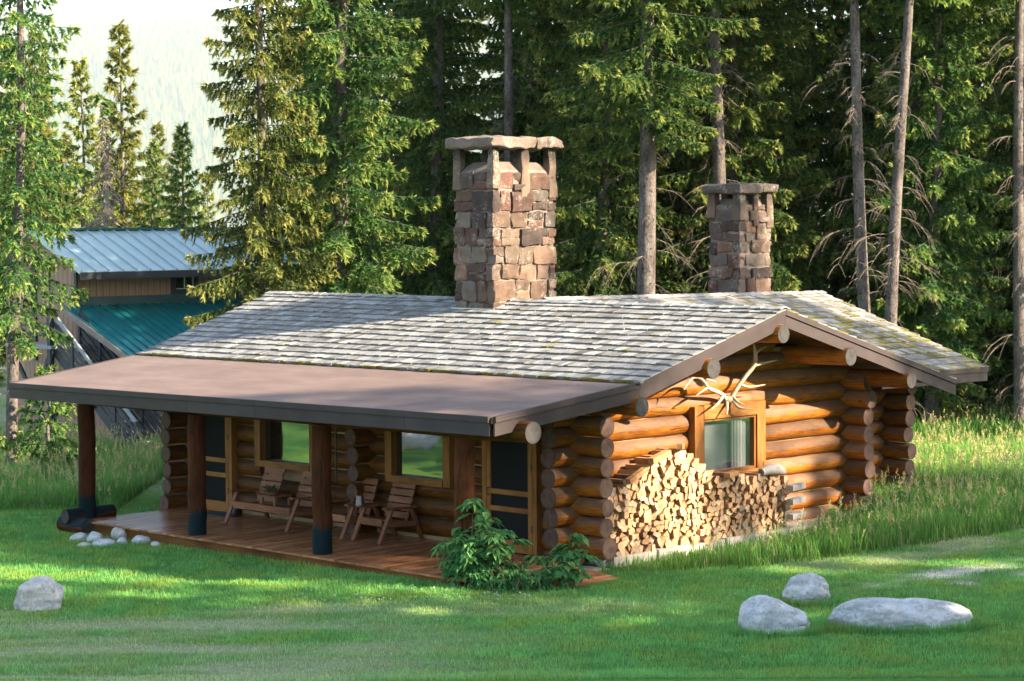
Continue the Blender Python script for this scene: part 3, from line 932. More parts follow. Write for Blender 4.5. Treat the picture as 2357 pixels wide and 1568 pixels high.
def chimney(x0, x1, y0, y1, zb, zs, zp, zt, seed, npil, capo=.13, soot=True):
    """x0..x1, y0..y1 plan; zb base, zs shaft top, zp underside of cap, zt top of cap"""
    rnd = random.Random(seed)
    mb = MB(); mb.box(((x0 + x1) / 2, (y0 + y1) / 2, (zb - .4 + zs) / 2), (x1 - x0 - .07, y1 - y0 - .07, zs - zb + .4), mat=1)
    core = mb
    z = zb - .5; r = 0
    W = x1 - x0; D = y1 - y0
    while z < zs - .05:
        h = min(rnd.uniform(.22, .44), zs - z)
        if zs - z - h < .12: h = zs - z
        for (face, L, swap) in (('f', W, r % 2), ('r', D, 1 - r % 2), ('b', W, r % 2), ('l', D, 1 - r % 2)):
            a = 0.0 if swap else .2
            end = L if swap else L - .2
            cuts = [a]
            while cuts[-1] < end - .18:
                cuts.append(min(end, cuts[-1] + rnd.uniform(.26, .62)))
            if end - cuts[-1] > .02: cuts.append(end)
            if len(cuts) > 2 and cuts[-1] - cuts[-2] < .15: cuts.pop(-2)
            for c0, c1 in zip(cuts[:-1], cuts[1:]):
                hh = h
                subs = [(z, h)]
                if h > .3 and rnd.random() < .4: subs = [(z, h * .45), (z + h * .46, h * .54)]
                for (zz, h2) in subs:
                    m_ = (c0 + c1) / 2; l = c1 - c0 - .016 + rnd.uniform(-.014, .01); t = .22
                    pr = rnd.uniform(-.012, .045)
                    cz = zz + h2 / 2 + rnd.uniform(-.018, .018)
                    if face == 'f': c = (x0 + m_, y0 + t / 2 - pr, cz); s = (l, t, h2 - .012)
                    elif face == 'b': c = (x0 + m_, y1 - t / 2 + pr, cz); s = (l, t, h2 - .012)
                    elif face == 'r': c = (x1 - t / 2 + pr, y0 + m_, cz); s = (t, l, h2 - .012)
                    else: c = (x0 + t / 2 - pr, y0 + m_, cz); s = (t, l, h2 - .012)
                    stone_pts(core, c, s, rnd.randint(0, 10 ** 6), .13, .045, 5)
        z += h; r += 1
    ch = core.build('chimney', [M_STONE, M_MORTAR], cabin, smooth=False)
    # sloping mortar crown
    mb = MB(); cx, cy = (x0 + x1) / 2, (y0 + y1) / 2
    zc = zs + (zp - zs) * .32
    b0 = [(x0 + .04, y0 + .04, zs), (x1 - .04, y0 + .04, zs), (x1 - .04, y1 - .04, zs), (x0 + .04, y1 - .04, zs)]
    b1 = [(x0 + .08, y0 + .08, zc - .1), (x1 - .08, y0 + .08, zc - .1), (x1 - .08, y1 - .08, zc - .1), (x0 + .08, y1 - .08, zc - .1)]
    k = .3
    b2 = [(lerp(p[0], cx, k), lerp(p[1], cy, k), zc + .06) for p in b1]
    i0, i1, i2 = mb.verts(b0), mb.verts(b1), mb.verts(b2)
    for j in range(4):
        j2 = (j + 1) % 4
        mb.face((i0 + j, i0 + j2, i1 + j2, i1 + j)); mb.face((i1 + j, i1 + j2, i2 + j2, i2 + j), 0, (.75, .75, .75))
    mb.face((i2, i2 + 1, i2 + 2, i2 + 3), 0, (.05, .05, .05))
    mb.build('chimney_crown', M_MORTAR, ch)
    # upright stones that carry the cap
    def sootc(p, col):
        s = max(0, min(1, (p.z - (zp - .34)) / .22 + .6 * (noise.noise(p * 6))))
        inn = .9 if soot else .45
        return tuple(v * (1 - inn * s) for v in col)
    pil = []
    nx_, ny_ = npil
    for i in range(nx_):
        for (yy, sgn) in ((y0, .78), (y1, -.78)):
            pil.append((lerp(x0 + .08, x1 - .08, i / (nx_ - 1)), yy + sgn * .1))
    for j in range(1, ny_ - 1):
        for (xx, sgn) in ((x0, .78), (x1, -.78)):
            pil.append((xx + sgn * .1, lerp(y0 + .12, y1 - .12, j / (ny_ - 1))))
    for n_, (px, py) in enumerate(pil):
        mb = MB(); lowr = rnd.uniform(.28, .5); hgt = zp - zs + lowr + .03
        stone_pts(mb, (px, py, zs - lowr + hgt / 2), (rnd.uniform(.2, .27), rnd.uniform(.2, .27), hgt), rnd.randint(0, 10 ** 6), .12, .03, 5, .72, col=rnd.choice(STONES[:4]), colfn=sootc)
        mb.build('upright_stone', M_STONE, ch)
    # cap slabs
    mb = MB(); ym = lerp(y0, y1, .62)
    pale = (.40, .31, .25) if soot else (.19, .15, .12)
    for (ya, yb, zz) in ((y0 - capo, ym - .01, 0), (ym + .01, y1 + capo, .012)):
        stone_pts(mb, ((x0 + x1) / 2, (ya + yb) / 2, (zp + zt) / 2 + zz), (x1 - x0 + 2 * capo, yb - ya, zt - zp), seed + int(ya * 10), .2, .06, 8, 1.0, col=pale)
    mb.build('chimney_cap', M_STONE, ch)
    return ch
ch1 = chimney(-7.72, -6.62, 4.06, 5.81, 4.0, 6.62, 7.08, 7.31, 21, (2, 3))
chimney(-6.93, -6.06, 10.98, 12.08, 3.6, 6.0, 6.24, 6.45, 33, (2, 3), .11, soot=False)
# flashing at the foot of the big chimney
mb = MB()
mb.beam((-6.57, 4.02, 3.965), (-6.57, 4.60, 4.125), .09, .02)
mb.beam((-7.76, 4.01, 3.955), (-6.55, 4.01, 3.95), .05, .03, up=(0, 0, 1))
mb.build('flashing', M_FLASH, ch1)

# ------------------------------------------------------------------ antlers over the gable window
def gp(cx, cy, x):
    """crop pixel -> point on the plane X = x (measured once from the photograph; fixes real positions)"""
    px, py = (2000 + cx / 2.24) / 1.27280, (800 + cy / 2.24) / 1.27280
    d = CF + CR * ((px - 1178.5) / FPX) - CU * ((py - 784) / FPX)
    t = (x - CAM_P[0]) / d.x
    return Vector(CAM_P) + d * t
ant = thing('elk_antlers', 'pair of pale branching elk antlers mounted above the gable window', 'antlers', gp(300, 830, -1.12))
inv = -Vector(ant.location)
def antler(lines):
    mb = MB()
    for ln in lines:
        pts = [gp(cx, cy, x) + inv for (cx, cy, x, r) in ln]
        # smooth by subdivision
        P = []; R_ = []
        for i in range(len(pts) - 1):
            for s in range(4):
                t = s / 4
                p_1 = pts[max(i - 1, 0)]; p2 = pts[min(i + 2, len(pts) - 1)]
                a_, b_ = pts[i], pts[i + 1]
                q = .5 * ((2 * a_) + (b_ - p_1) * t + (2 * p_1 - 5 * a_ + 4 * b_ - p2) * t * t + (3 * a_ - 3 * b_ + p2 - p_1) * t ** 3)
                P.append(q); R_.append(lerp(ln[i][3], ln[i + 1][3], t))
        P.append(pts[-1]); R_.append(ln[-1][3])
        mb.tube(P, [r_ * 1.3 for r_ in R_], 8, wob=.03, seed=len(mb.v))
    mb.build('antler', M_ANT, ant, smooth=True)
antler([[(305, 842, -1.14, .035), (350, 765, -1.05, .034), (415, 675, -.95, .032), (468, 605, -.87, .034), (478, 540, -.82, .028), (466, 462, -.78, .008)],
        [(470, 604, -.87, .03), (545, 588, -.80, .02), (622, 571, -.72, .006)], [(476, 530, -.82, .026), (510, 500, -.78, .018), (552, 481, -.75, .006)],
        [(385, 735, -.99, .022), (440, 748, -.93, .018), (542, 733, -.86, .005)], [(322, 825, -1.1, .026), (370, 882, -.95, .02), (456, 891, -.84, .006)],
        [(330, 810, -1.08, .022), (365, 848, -.97, .016), (410, 866, -.88, .005)]])
antler([[(288, 838, -1.14, .034), (252, 792, -1.06, .032), (170, 757, -.97, .03), (146, 722, -.92, .026), (110, 688, -.88, .02), (62, 692, -.84, .016), (8, 766, -.8, .005)],
        [(150, 728, -.93, .024), (158, 700, -.88, .018), (225, 717, -.8, .005)], [(166, 752, -.96, .022), (136, 770, -.9, .016), (88, 806, -.82, .005)],
        [(262, 812, -1.08, .024), (235, 852, -.98, .018), (188, 896, -.88, .005)], [(290, 845, -1.12, .024), (292, 885, -1.0, .018), (290, 931, -.9, .005)]])
mb = MB(); mb.box((-.02, .0, -.0), (.1, .16, .12)); stone_pts(mb, (.01, 0, 0), (.12, .17, .13), 5, .5, .01, 4, col=(1, 1, 1)); mb.build('skull_plate', M_ANT, ant)

# ------------------------------------------------------------------ firewood stacked against the gable wall
def prof(y):
    return np.interp(y, [.9, 1.2, 1.6, 2.2, 2.66, 3.05, 3.4, 3.7, 4.6, 5.3, 5.7], [1.08, 1.18, 1.36, 1.60, 1.68, 1.52, 1.30, 1.14, 1.10, 1.05, .98])
M_FWEND = None
m, nt, b = newmat('firewood_end')
oi = N(nt, 'ObjectInfo'); tc = N(nt, 'TexCoord').outputs['Object']
nz = noise_(nt, tc, 16, 4, .6)
c = ramp(nt, oi.outputs['Random'], [(0, (.24, .14, .08)), (.2, (.50, .34, .20)), (.45, (.42, .24, .12)), (.65, (.58, .42, .26)), (.82, (.30, .24, .19)), (1, (.52, .37, .22))])
c = mixc(nt, 1.0, c, ramp(nt, nz, [(.3, (.65, .62, .6)), (.7, (1.15, 1.12, 1.1))]), 'MULTIPLY')
LK(nt, c, b.inputs['Base Color']); b.inputs['Roughness'].default_value = .9
bump_(nt, b, nz, .4, .01); M_FWEND = m
m, nt, b = newmat('firewood_side')
oi = N(nt, 'ObjectInfo'); tc = N(nt, 'TexCoord').outputs['Object']
nz = noise_(nt, tc, 9, 5, .6, (.3, 1, 1))
c = ramp(nt, math_(nt, 'ADD', math_(nt, 'MULTIPLY', nz, .6), math_(nt, 'MULTIPLY', oi.outputs['Random'], .4)), [(.3, (.10, .06, .04)), (.5, (.30, .15, .06)), (.7, (.45, .24, .10))])
LK(nt, c, b.inputs['Base Color']); b.inputs['Roughness'].default_value = .9; M_FWSIDE = m
rnd = random.Random(77)
cells = []
sp = .116
zrow = .13
rr_ = 0
while zrow < 1.75:
    y = .95 + (sp / 2 if rr_ % 2 else 0)
    while y < 5.7:
        jy, jz = rnd.uniform(-.043, .043), rnd.uniform(-.038, .038)
        if zrow + jz < prof(y + jy) - .03: cells.append((y + jy, zrow + jz))
        y += sp * rnd.uniform(.85, 1.15)
    zrow += .098; rr_ += 1
def clip_poly(poly, nx_, ny_, d):
    out = []
    for i in range(len(poly)):
        a_, b_ = poly[i], poly[(i + 1) % len(poly)]
        da = a_[0] * nx_ + a_[1] * ny_ - d; db = b_[0] * nx_ + b_[1] * ny_ - d
        if da <= 0: out.append(a_)
        if da * db < 0:
            t = da / (da - db); out.append((a_[0] + (b_[0] - a_[0]) * t, a_[1] + (b_[1] - a_[1]) * t))
    return out
FWG = 'split firewood stacked against the gable wall'
print('firewood cells', len(cells))
pieces = []
for i, (cy, cz) in enumerate(cells):
    poly = [(-.12, -.1), (.12, -.1), (.12, .1), (-.12, .1)]
    for j, (oy, oz) in enumerate(cells):
        if j == i: continue
        dy, dz = oy - cy, oz - cz; d2 = dy * dy + dz * dz
        if d2 > .09: continue
        L = math.sqrt(d2); poly = clip_poly(poly, dy / L, dz / L, L / 2 - rnd.uniform(0, .004))
        if len(poly) < 3: break
    if len(poly) < 3: continue
    for rep in range(2):      # split faces: cut corners off so that wedges and quarters result
        if rnd.random() < (.4, .2)[rep]:
            a_ = rnd.uniform(0, 6.28); q_ = clip_poly(poly, math.cos(a_), math.sin(a_), rnd.uniform(.018, .05))
            if len(q_) >= 3: poly = q_
    ar = abs(sum(poly[k][0] * poly[(k + 1) % len(poly)][1] - poly[(k + 1) % len(poly)][0] * poly[k][1] for k in range(len(poly)))) / 2
    if ar > .0008: pieces.append((ar, cy, cz, poly))
pieces.sort(key=lambda q: -q[0])
rest = MB()
def wood_piece(mb, poly, off=(0, 0, 0)):
    L = rnd.uniform(.36, .44); xf = rnd.uniform(-.06, .06); n_ = len(poly); tilt = rnd.uniform(-.25, .25); tl2 = rnd.uniform(-.25, .25)
    ox, oy, oz = off
    v0 = mb.verts([(ox + xf + tilt * p[0] + tl2 * p[1], oy + p[0], oz + p[1]) for p in poly]); v1 = mb.verts([(ox + xf - L, oy + p[0] * .9, oz + p[1] * .95) for p in poly])
    mb.face([v0 + k for k in range(n_)], 0); mb.face([v1 + k for k in range(n_)][::-1], 0)
    for k in range(n_):
        k2 = (k + 1) % n_; mb.face((v0 + k, v1 + k, v1 + k2, v0 + k2), 1)
for i, (ar, cy, cz, poly) in enumerate(pieces):
    if i < 290:
        mb = MB(); wood_piece(mb, poly)
        o = mb.build('firewood_log', [M_FWEND, M_FWSIDE], None, loc=(-.78, cy, cz))
        tag(o, 'split firewood log stacked end-on against the gable wall', 'firewood', FWG)
    else: wood_piece(rest, poly, (-.78, cy, cz))
if rest.v:
    o = rest.build('firewood_splinters', [M_FWEND, M_FWSIDE], None); o['kind'] = 'stuff'
# loose pieces lying on top of the pile
def loose(p0, p1, w, h, lab, col=(1, 1, 1), mats=None):
    mb = MB(); c = (Vector(p0) + Vector(p1)) / 2
    mb.beam(Vector(p0) - c, Vector(p1) - c, w, h); o = mb.build('firewood_log', mats or M_FWSIDE, None, loc=c)
    return tag(o, lab, 'firewood')
loose((-.66, 2.55, 1.78), (-.95, 2.95, 1.74), .10, .09, 'orange split log lying across the peak of the firewood pile')
loose((-.62, 1.75, 1.60), (-.70, 2.30, 1.70), .12, .10, 'long barky split log lying along the left slope of the firewood pile')
loose((-.64, 1.2, 1.30), (-.72, 1.75, 1.47), .10, .09, 'split log sloping down the low left shoulder of the firewood pile')
loose((-.6, 3.75, 1.19), (-.72, 4.15, 1.20), .12, .08, 'reddish split log lying flat on the firewood just below the gable window')
M_GREYW = m_plain('weathered_grey_wood', (.32, .29, .27), .9, .3, 6)
mb = MB(); mb.tube([(0, -.33, .0), (0, -.1, .03), (0.0, .12, .02), (0, .3, -.03)], [.07, .10, .11, .08], 10, wob=.05, seed=3)
tag(mb.build('firewood_log', M_GREYW, None, smooth=True, loc=(-.72, 5.2, 1.14)), 'grey weathered round log lying along the top right end of the firewood', 'firewood')
for k, zz in enumerate((.30, .57, .82)):
    labs = ('lowest grey split log laid crosswise at the right end of the woodpile', 'middle grey split log laid crosswise at the right end of the woodpile', 'top grey split log laid crosswise at the right end of the woodpile')
    loose((-.52, 5.45, zz), (-.56, 5.88, zz + .015), .13, .10, labs[k], mats=M_GREYW)

# ------------------------------------------------------------------ porch furniture
def slat_seat(parent, x0, x1, name_seat='seat'):
    """one seat place between x0 and x1 (front = -Y): slatted seat and slatted back"""
    mb = MB(); rn = random.Random(int(x0 * 100) + 5)
    for i in range(5):
        t = i / 4
        y = lerp(-.27, .20, t); z = lerp(.40, .33, t)
        mb.box(((x0 + x1) / 2, y, z), (x1 - x0, .095, .025), Matrix.Rotation(-.15, 3, 'X'), col=(0, rn.uniform(.3, .7), 0))
    mb.build('seat', M_BENCH, parent)
    mb = MB()
    for i in range(5):
        t = i / 4
        y = lerp(.24, .43, t); z = lerp(.44, .95, t)
        mb.box(((x0 + x1) / 2, y, z), (x1 - x0 - .02, .024, .108), Matrix.Rotation(-.36, 3, 'X'), col=(0, rn.uniform(.5, .95), 0))
    for xx in (x0 + .07, x1 - .07): mb.beam((xx, .235, .30), (xx, .475, 1.0), .04, .04, col=(0, .2, 0))
    mb.build('backrest', M_BENCH, parent)
def side_frame(parent, x, arm=True):
    mb = MB(); mb.beam((x, -.50, .01), (x, -.20, .60), .045, .085, col=(0, .6, 0), up=(1, 0, 0)); mb.build('leg', M_BENCH, parent)
    mb = MB(); mb.beam((x, .52, .01), (x, .26, .60), .045, .085, col=(0, .35, 0), up=(1, 0, 0)); mb.build('leg', M_BENCH, parent)
    mb = MB(); mb.beam((x, -.38, .615), (x, .36, .585), .105, .03, col=(0, .45, 0)); mb.build('armrest', M_BENCH, parent)
    mb = MB(); mb.beam((x + .03, -.34, .345), (x + .03, .34, .30), .035, .09, col=(0, .4, 0)); mb.build('rail', M_BENCH, parent)
def front_rail(parent, x0, x1):
    mb = MB(); mb.box(((x0 + x1) / 2, -.335, .36), (x1 - x0, .035, .125), col=(0, .95, 0)); mb.build('rail', M_BENCH, parent)
dbl = thing('double_bench', 'slatted wooden double bench with a small table between its two seats', 'bench', (-8.3, -.06, 0))
slat_seat(dbl, -.86, -.26); slat_seat(dbl, .26, .86); side_frame(dbl, -.90); side_frame(dbl, .90); front_rail(dbl, -.95, .80)
mb = MB(); mb.box((0, -.02, .57), (.46, .42, .03), col=(0, .5, 0)); mb.build('table_top', M_BENCH, dbl)
for xx in (-.19, .19):
    for yy in (-.18, .16):
        mb = MB(); mb.box((xx, yy, .48), (.05, .05, .18), col=(0, .7, 0)); mb.build('table_leg', M_BENCH, dbl)
c1 = thing('garden_chair', 'slatted wooden armchair half hidden behind the porch post', 'chair', (-6.28, -.02, 0), 0, 'slatted armchairs on the porch')
slat_seat(c1, -.30, .32); side_frame(c1, -.34); side_frame(c1, .36); front_rail(c1, -.40, .30)
c2 = thing('garden_chair', 'slatted wooden armchair standing below the large porch window', 'chair', (-5.34, .04, 0), 0, 'slatted armchairs on the porch')
slat_seat(c2, -.30, .32); side_frame(c2, -.34); side_frame(c2, .36); front_rail(c2, -.30, .26)
# tin can on the arm of the chair
mb = MB(); mb.tube([(0, 0, 0), (0, 0, .17)], [.085, .065], 14); can = mb.build('tin_can', M_TIN, None, True, (-5.68, -.28, .63))
tag(can, 'dull tin can standing upside down on the chair armrest', 'can')
# planter on the bench table
pl = thing('potted_plant', 'small dark potted plant on the table of the double bench', 'plant', (-8.34, -.12, .585))
mb = MB(); mb.tube([(0, 0, 0), (0, 0, .07)], [.12, .15], 12); mb.build('pot', m_plain('pot_clay', (.12, .06, .03)), pl, True)
mb = MB(); rn = random.Random(3)
for i in range(90):
    a = rn.uniform(0, 6.28); r = rn.uniform(0, .2); p = Vector((math.cos(a) * r, math.sin(a) * r * .6, .06 + rn.uniform(0, .1)))
    d = Vector((math.cos(a), math.sin(a), rn.uniform(.2, 1))) * rn.uniform(.04, .08); s = Vector((-math.sin(a), math.cos(a), 0)) * .018
    b0 = mb.verts([p - s, p + s, p + d]); mb.face((b0, b0 + 1, b0 + 2), 0, (rn.uniform(0, .5), 0, 0))
mb.build('leaves', M_SHRUB, pl)
mb = MB(); mb.box((0, 0, .012), (.75, .42, .022)); tag(mb.build('doormat', M_MAT, None, loc=(-10.3, .2, 0)), 'dark blue doormat lying in front of the far screen door', 'doormat')
mb = MB(); stone_pts(mb, (0, 0, .14), (.2, .2, .28), 8, .5, .05, 6, .6, col=(1, 1, 1)); tag(mb.build('cloth_bag', M_BAG, None, loc=(-9.85, .22, 0)), 'dark patterned bag standing on the deck behind the double bench', 'bag')
mb = MB(); mb.tube([(0, 0, 0), (0, 0, 1.15)], .018, 8); mb.tube([(0, .0, 1.15), (.03, 0.03, 1.2), (.0, .08, 1.22)], .012, 6)
tag(mb.build('iron_rod', M_BLACK, None, loc=(-7.13, .42, .86)), 'thin black iron rod hanging upright before the log wall', 'rod')
#@@SECTION3
# ------------------------------------------------------------------ neighbouring building with teal metal roofs
m, nt, b = newmat('vertical_siding')
geo = N(nt, 'TexCoord').outputs['Object']
sx = N(nt, 'SeparateXYZ'); LK(nt, geo, sx.inputs[0])
u = math_(nt, 'ADD', sx.outputs[0], sx.outputs[1])
gr = math_(nt, 'FRACT', math_(nt, 'MULTIPLY', u, 4.6))
gv = ramp(nt, gr, [(.0, (.35, .35, .35)), (.08, (.4, .4, .4)), (.12, (1, 1, 1)), (1, (.95, .95, .95))])
nz = noise_(nt, geo, 2.5, 4, .6, (6, 6, .6))
c = ramp(nt, nz, [(.3, (.26, .15, .10)), (.7, (.37, .235, .165))])
LK(nt, mixc(nt, 1.0, c, gv, 'MULTIPLY'), b.inputs['Base Color']); b.inputs['Roughness'].default_value = .8
M_SIDING = m
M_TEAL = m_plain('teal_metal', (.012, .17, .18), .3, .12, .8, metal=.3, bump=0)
M_TEAL_SHEEN = m_plain('teal_metal_sheen', (.33, .44, .45), .35, .1, .8, metal=.1, bump=0)  # same teal metal paled; sun and sky sheen are put into the colour
M_DTRIM = m_plain('dark_trim', (.018, .024, .034), .6, .15)
M_TREAD = m_plain('grey_tread', (.24, .24, .25), .7, .2)
M_RAILM = m_plain('worn_handrail', (.22, .25, .28), .5, .2)
M_WHITE = m_plain('white_sash', (.6, .62, .62), .6, .05)
bld = thing('house', 'two storey tan house with teal standing seam metal roofs and outside stairs', 'house', (-27.6, 8.4, -.4))
BI = Vector((27.6, -8.4, .4))
def bb(mb, lo, hi, col=(1, 1, 1)):
    lo = Vector(lo) + BI; hi = Vector(hi) + BI
    mb.box((lo + hi) / 2, hi - lo, None, 0, col)
mb = MB(); bb(mb, (-27.75, 8.6, -.4), (-27.6, 22, 4.5)); mb.build('front_wall', M_SIDING, bld)
mb = MB()
p = [Vector(q) + BI for q in ((-31.2, 8.6, -.4), (-27.76, 8.6, -.4), (-27.76, 8.72, -.4), (-31.2, 8.72, -.4), (-31.2, 8.6, 4.55), (-27.76, 8.6, 4.6), (-27.76, 8.72, 4.6), (-31.2, 8.72, 4.55))]
mb.hexa(p)
p = [Vector(q) + BI for q in ((-30.9, 8.6, 4.56), (-27.76, 8.6, 4.61), (-27.76, 8.72, 4.61), (-30.9, 8.72, 4.56), (-29.5, 8.6, 5.35), (-29.1, 8.6, 5.35), (-29.1, 8.72, 5.35), (-29.5, 8.72, 5.35))]
mb.hexa(p); mb.build('end_wall', M_SIDING, bld)
mb = MB()
p = [Vector(q) + BI for q in ((-27.58, 8.5, -.4), (-23.5, 8.5, -.4), (-23.5, 8.6, -.4), (-27.58, 8.6, -.4), (-27.58, 8.5, 3.3), (-23.5, 8.5, 1.6), (-23.5, 8.6, 1.6), (-27.58, 8.6, 3.3))]
mb.hexa(p); mb.build('lower_wall', M_SIDING, bld)
def metal_roof(x0, z0, x1, z1, y0, y1, name, rib=.46, mat=None):
    mb = MB()
    p = [Vector(q) + BI for q in ((x0, y0, z0 - .1), (x0, y1, z0 - .1), (x1, y1, z1 - .1), (x1, y0, z1 - .1), (x0, y0, z0), (x0, y1, z0), (x1, y1, z1), (x1, y0, z1))]
    mb.hexa(p if x1 < x0 else [p[i] for i in (3, 2, 1, 0, 7, 6, 5, 4)])
    y = y0 + .02
    while y < y1:
        mb.beam(Vector((x0, y, z0 + .02)) + BI, Vector((x1, y, z1 + .02)) + BI, .045, .06)
        y += rib
    r_ = mb.build(name, mat or M_TEAL, bld)
    mb = MB(); mb.beam(Vector((x1, y0 - .02, z1 - .12)) + BI, Vector((x1, y1, z1 - .12)) + BI, .05, .2); mb.build('eave_trim', M_DTRIM, r_)
    return r_
ur = metal_roof(-29.3, 5.59, -26.75, 4.44, 8.2, 23, 'upper_roof', mat=M_TEAL_SHEEN)
metal_roof(-29.304, 5.59, -31.85, 4.44, 8.2, 23, 'upper_roof', mat=M_TEAL_SHEEN)
mb = MB(); mb.beam(Vector((-29.3, 8.18, 5.62)) + BI, Vector((-29.3, 23, 5.62)) + BI, .3, .05); mb.build('ridge_cap', M_TEAL, ur)
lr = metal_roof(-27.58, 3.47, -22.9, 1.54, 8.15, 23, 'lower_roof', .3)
mb = MB(); mb.beam(Vector((-27.5, 8.12, 3.36)) + BI, Vector((-22.9, 8.12, 1.46)) + BI, .04, .17); mb.build('rake_trim', m_plain('tan_trim', (.25, .2, .17)), lr)
mb = MB(); bb(mb, (-27.58, 8.7, 3.49), (-27.54, 23, 3.72)); mb.build('flashing', m_plain('dark_teal', (.012, .06, .075), .5), lr)
mb = MB(); bb(mb, (-27.62, 8.54, -.4), (-27.5, 8.598, 4.4)); mb.build('corner_trim', M_DTRIM, bld)
mb = MB(); bb(mb, (-29.75, 8.54, 1.9), (-29.55, 8.598, 4.5)); bb(mb, (-28.9, 8.575, 2.3), (-28.86, 8.599, 4.5)); mb.build('wall_trim', M_DTRIM, bld)
mb = MB(); bb(mb, (-25.2, 8.45, -.4), (-25.0, 8.499, 2.0)); mb.build('wall_trim', M_DTRIM, bld)
mb = MB(); bb(mb, (-27.598, 11.83, 3.72), (-27.54, 11.98, 4.38)); bb(mb, (-27.598, 12.62, 3.72), (-27.54, 12.78, 4.38)); bb(mb, (-27.598, 11.982, 3.72), (-27.53, 12.618, 3.86)); bb(mb, (-27.598, 11.982, 4.28), (-27.54, 12.618, 4.38))
wf = mb.build('window', M_DTRIM, bld)
mb = MB(); bb(mb, (-27.6, 11.98, 3.86), (-27.58, 12.62, 4.28)); mb.build('pane', m_glass('house_pane', .15), wf)
mb = MB(); bb(mb, (-27.579, 12.28, 3.88), (-27.55, 12.305, 4.27)); bb(mb, (-27.579, 12.58, 3.88), (-27.55, 12.605, 4.27)); bb(mb, (-27.579, 12.0, 3.862), (-27.55, 12.6, 3.882)); mb.build('sash', M_WHITE, wf)
# outside stairs
stairs = MB(); a0 = Vector((-26.9, 0, 2.45)); a1 = Vector((-23.1, 0, -.35))
for y in (7.4, 8.2): stairs.beam(Vector((a0.x, y, a0.z - .1)) + BI, Vector((a1.x, y, a1.z - .1)) + BI, .06, .26)
st = stairs.build('staircase', M_DTRIM, bld)
for i in range(11):
    q = a0.lerp(a1, (i + .6) / 11)
    mb = MB(); bb(mb, (q.x - .13, 7.43, q.z - .02), (q.x + .13, 8.17, q.z + .02)); mb.build('tread', M_TREAD, st)
for y, nm in ((7.36, 0), (8.24, 1)):
    mb = MB(); mb.beam(Vector((a0.x, y, a0.z + .9)) + BI, Vector((a1.x, y, a1.z + .9)) + BI, .06, .09); mb.build('handrail', M_RAILM if nm == 0 else M_DTRIM, st)
    mb = MB()
    for hh in (.22, .44, .66): mb.beam(Vector((a0.x, y, a0.z + hh)) + BI, Vector((a1.x, y, a1.z + hh)) + BI, .04, .12)
    for i in range(5):
        q = a0.lerp(a1, i / 4); bb(mb, (q.x - .05, y - .045, q.z - .2), (q.x + .05, y + .045, q.z + .95))
    mb.build('railing', M_DTRIM, st)
mb = MB(); bb(mb, (-29.0, 7.2, 2.36), (-26.75, 8.5, 2.45)); lnd = mb.build('landing', M_TREAD, bld)
mb = MB()
for x in (-28.9, -26.9): bb(mb, (x - .07, 7.22, -.45), (x + .07, 7.36, 3.35))
for hh in (2.75, 3.0, 3.3): bb(mb, (-28.85, 7.26, hh - .05), (-26.95, 7.31, hh + .05))
mb.beam(Vector((-28.85, 7.3, -.2)) + BI, Vector((-26.95, 7.3, 2.2)) + BI, .06, .12); mb.beam(Vector((-28.85, 7.37, 2.2)) + BI, Vector((-26.95, 7.37, -.2)) + BI, .06, .12)
mb.build('landing_frame', M_DTRIM, lnd)

# ------------------------------------------------------------------ trees
def quad_cat(lst):
    V = np.concatenate([v for v in lst]); return V
def tri_sprays(P, D, side, L, W):
    """triangles: base at P, pointing along D"""
    n = len(P)
    V = np.empty((n, 3, 3)); V[:, 0] = P - side * W[:, None]; V[:, 1] = P + side * W[:, None]; V[:, 2] = P + D * L[:, None]
    return V.reshape(-1, 3)

def norm(a): return a / np.maximum(1e-9, np.linalg.norm(a, axis=-1, keepdims=True))

def tube_np(P, R, n=4):
    """P (k,3) polyline, R (k,) -> verts, quads"""
    k = len(P)
    T = norm(np.gradient(P, axis=0))
    ref = np.array([0, 0, 1.0]) if abs(T[0, 2]) < .9 else np.array([1.0, 0, 0])
    S = norm(np.cross(T, ref)); U = np.cross(S, T)
    a = np.arange(n) * 2 * np.pi / n
    V = P[:, None, :] + R[:, None, None] * (np.cos(a)[None, :, None] * S[:, None, :] + np.sin(a)[None, :, None] * U[:, None, :])
    i = np.arange(k - 1)[:, None] * n; j = np.arange(n)[None, :]; j2 = (j + 1) % n
    Fq = np.stack([i + j, i + j2, i + n + j2, i + n + j], -1).reshape(-1, 4)
    return V.reshape(-1, 3), Fq

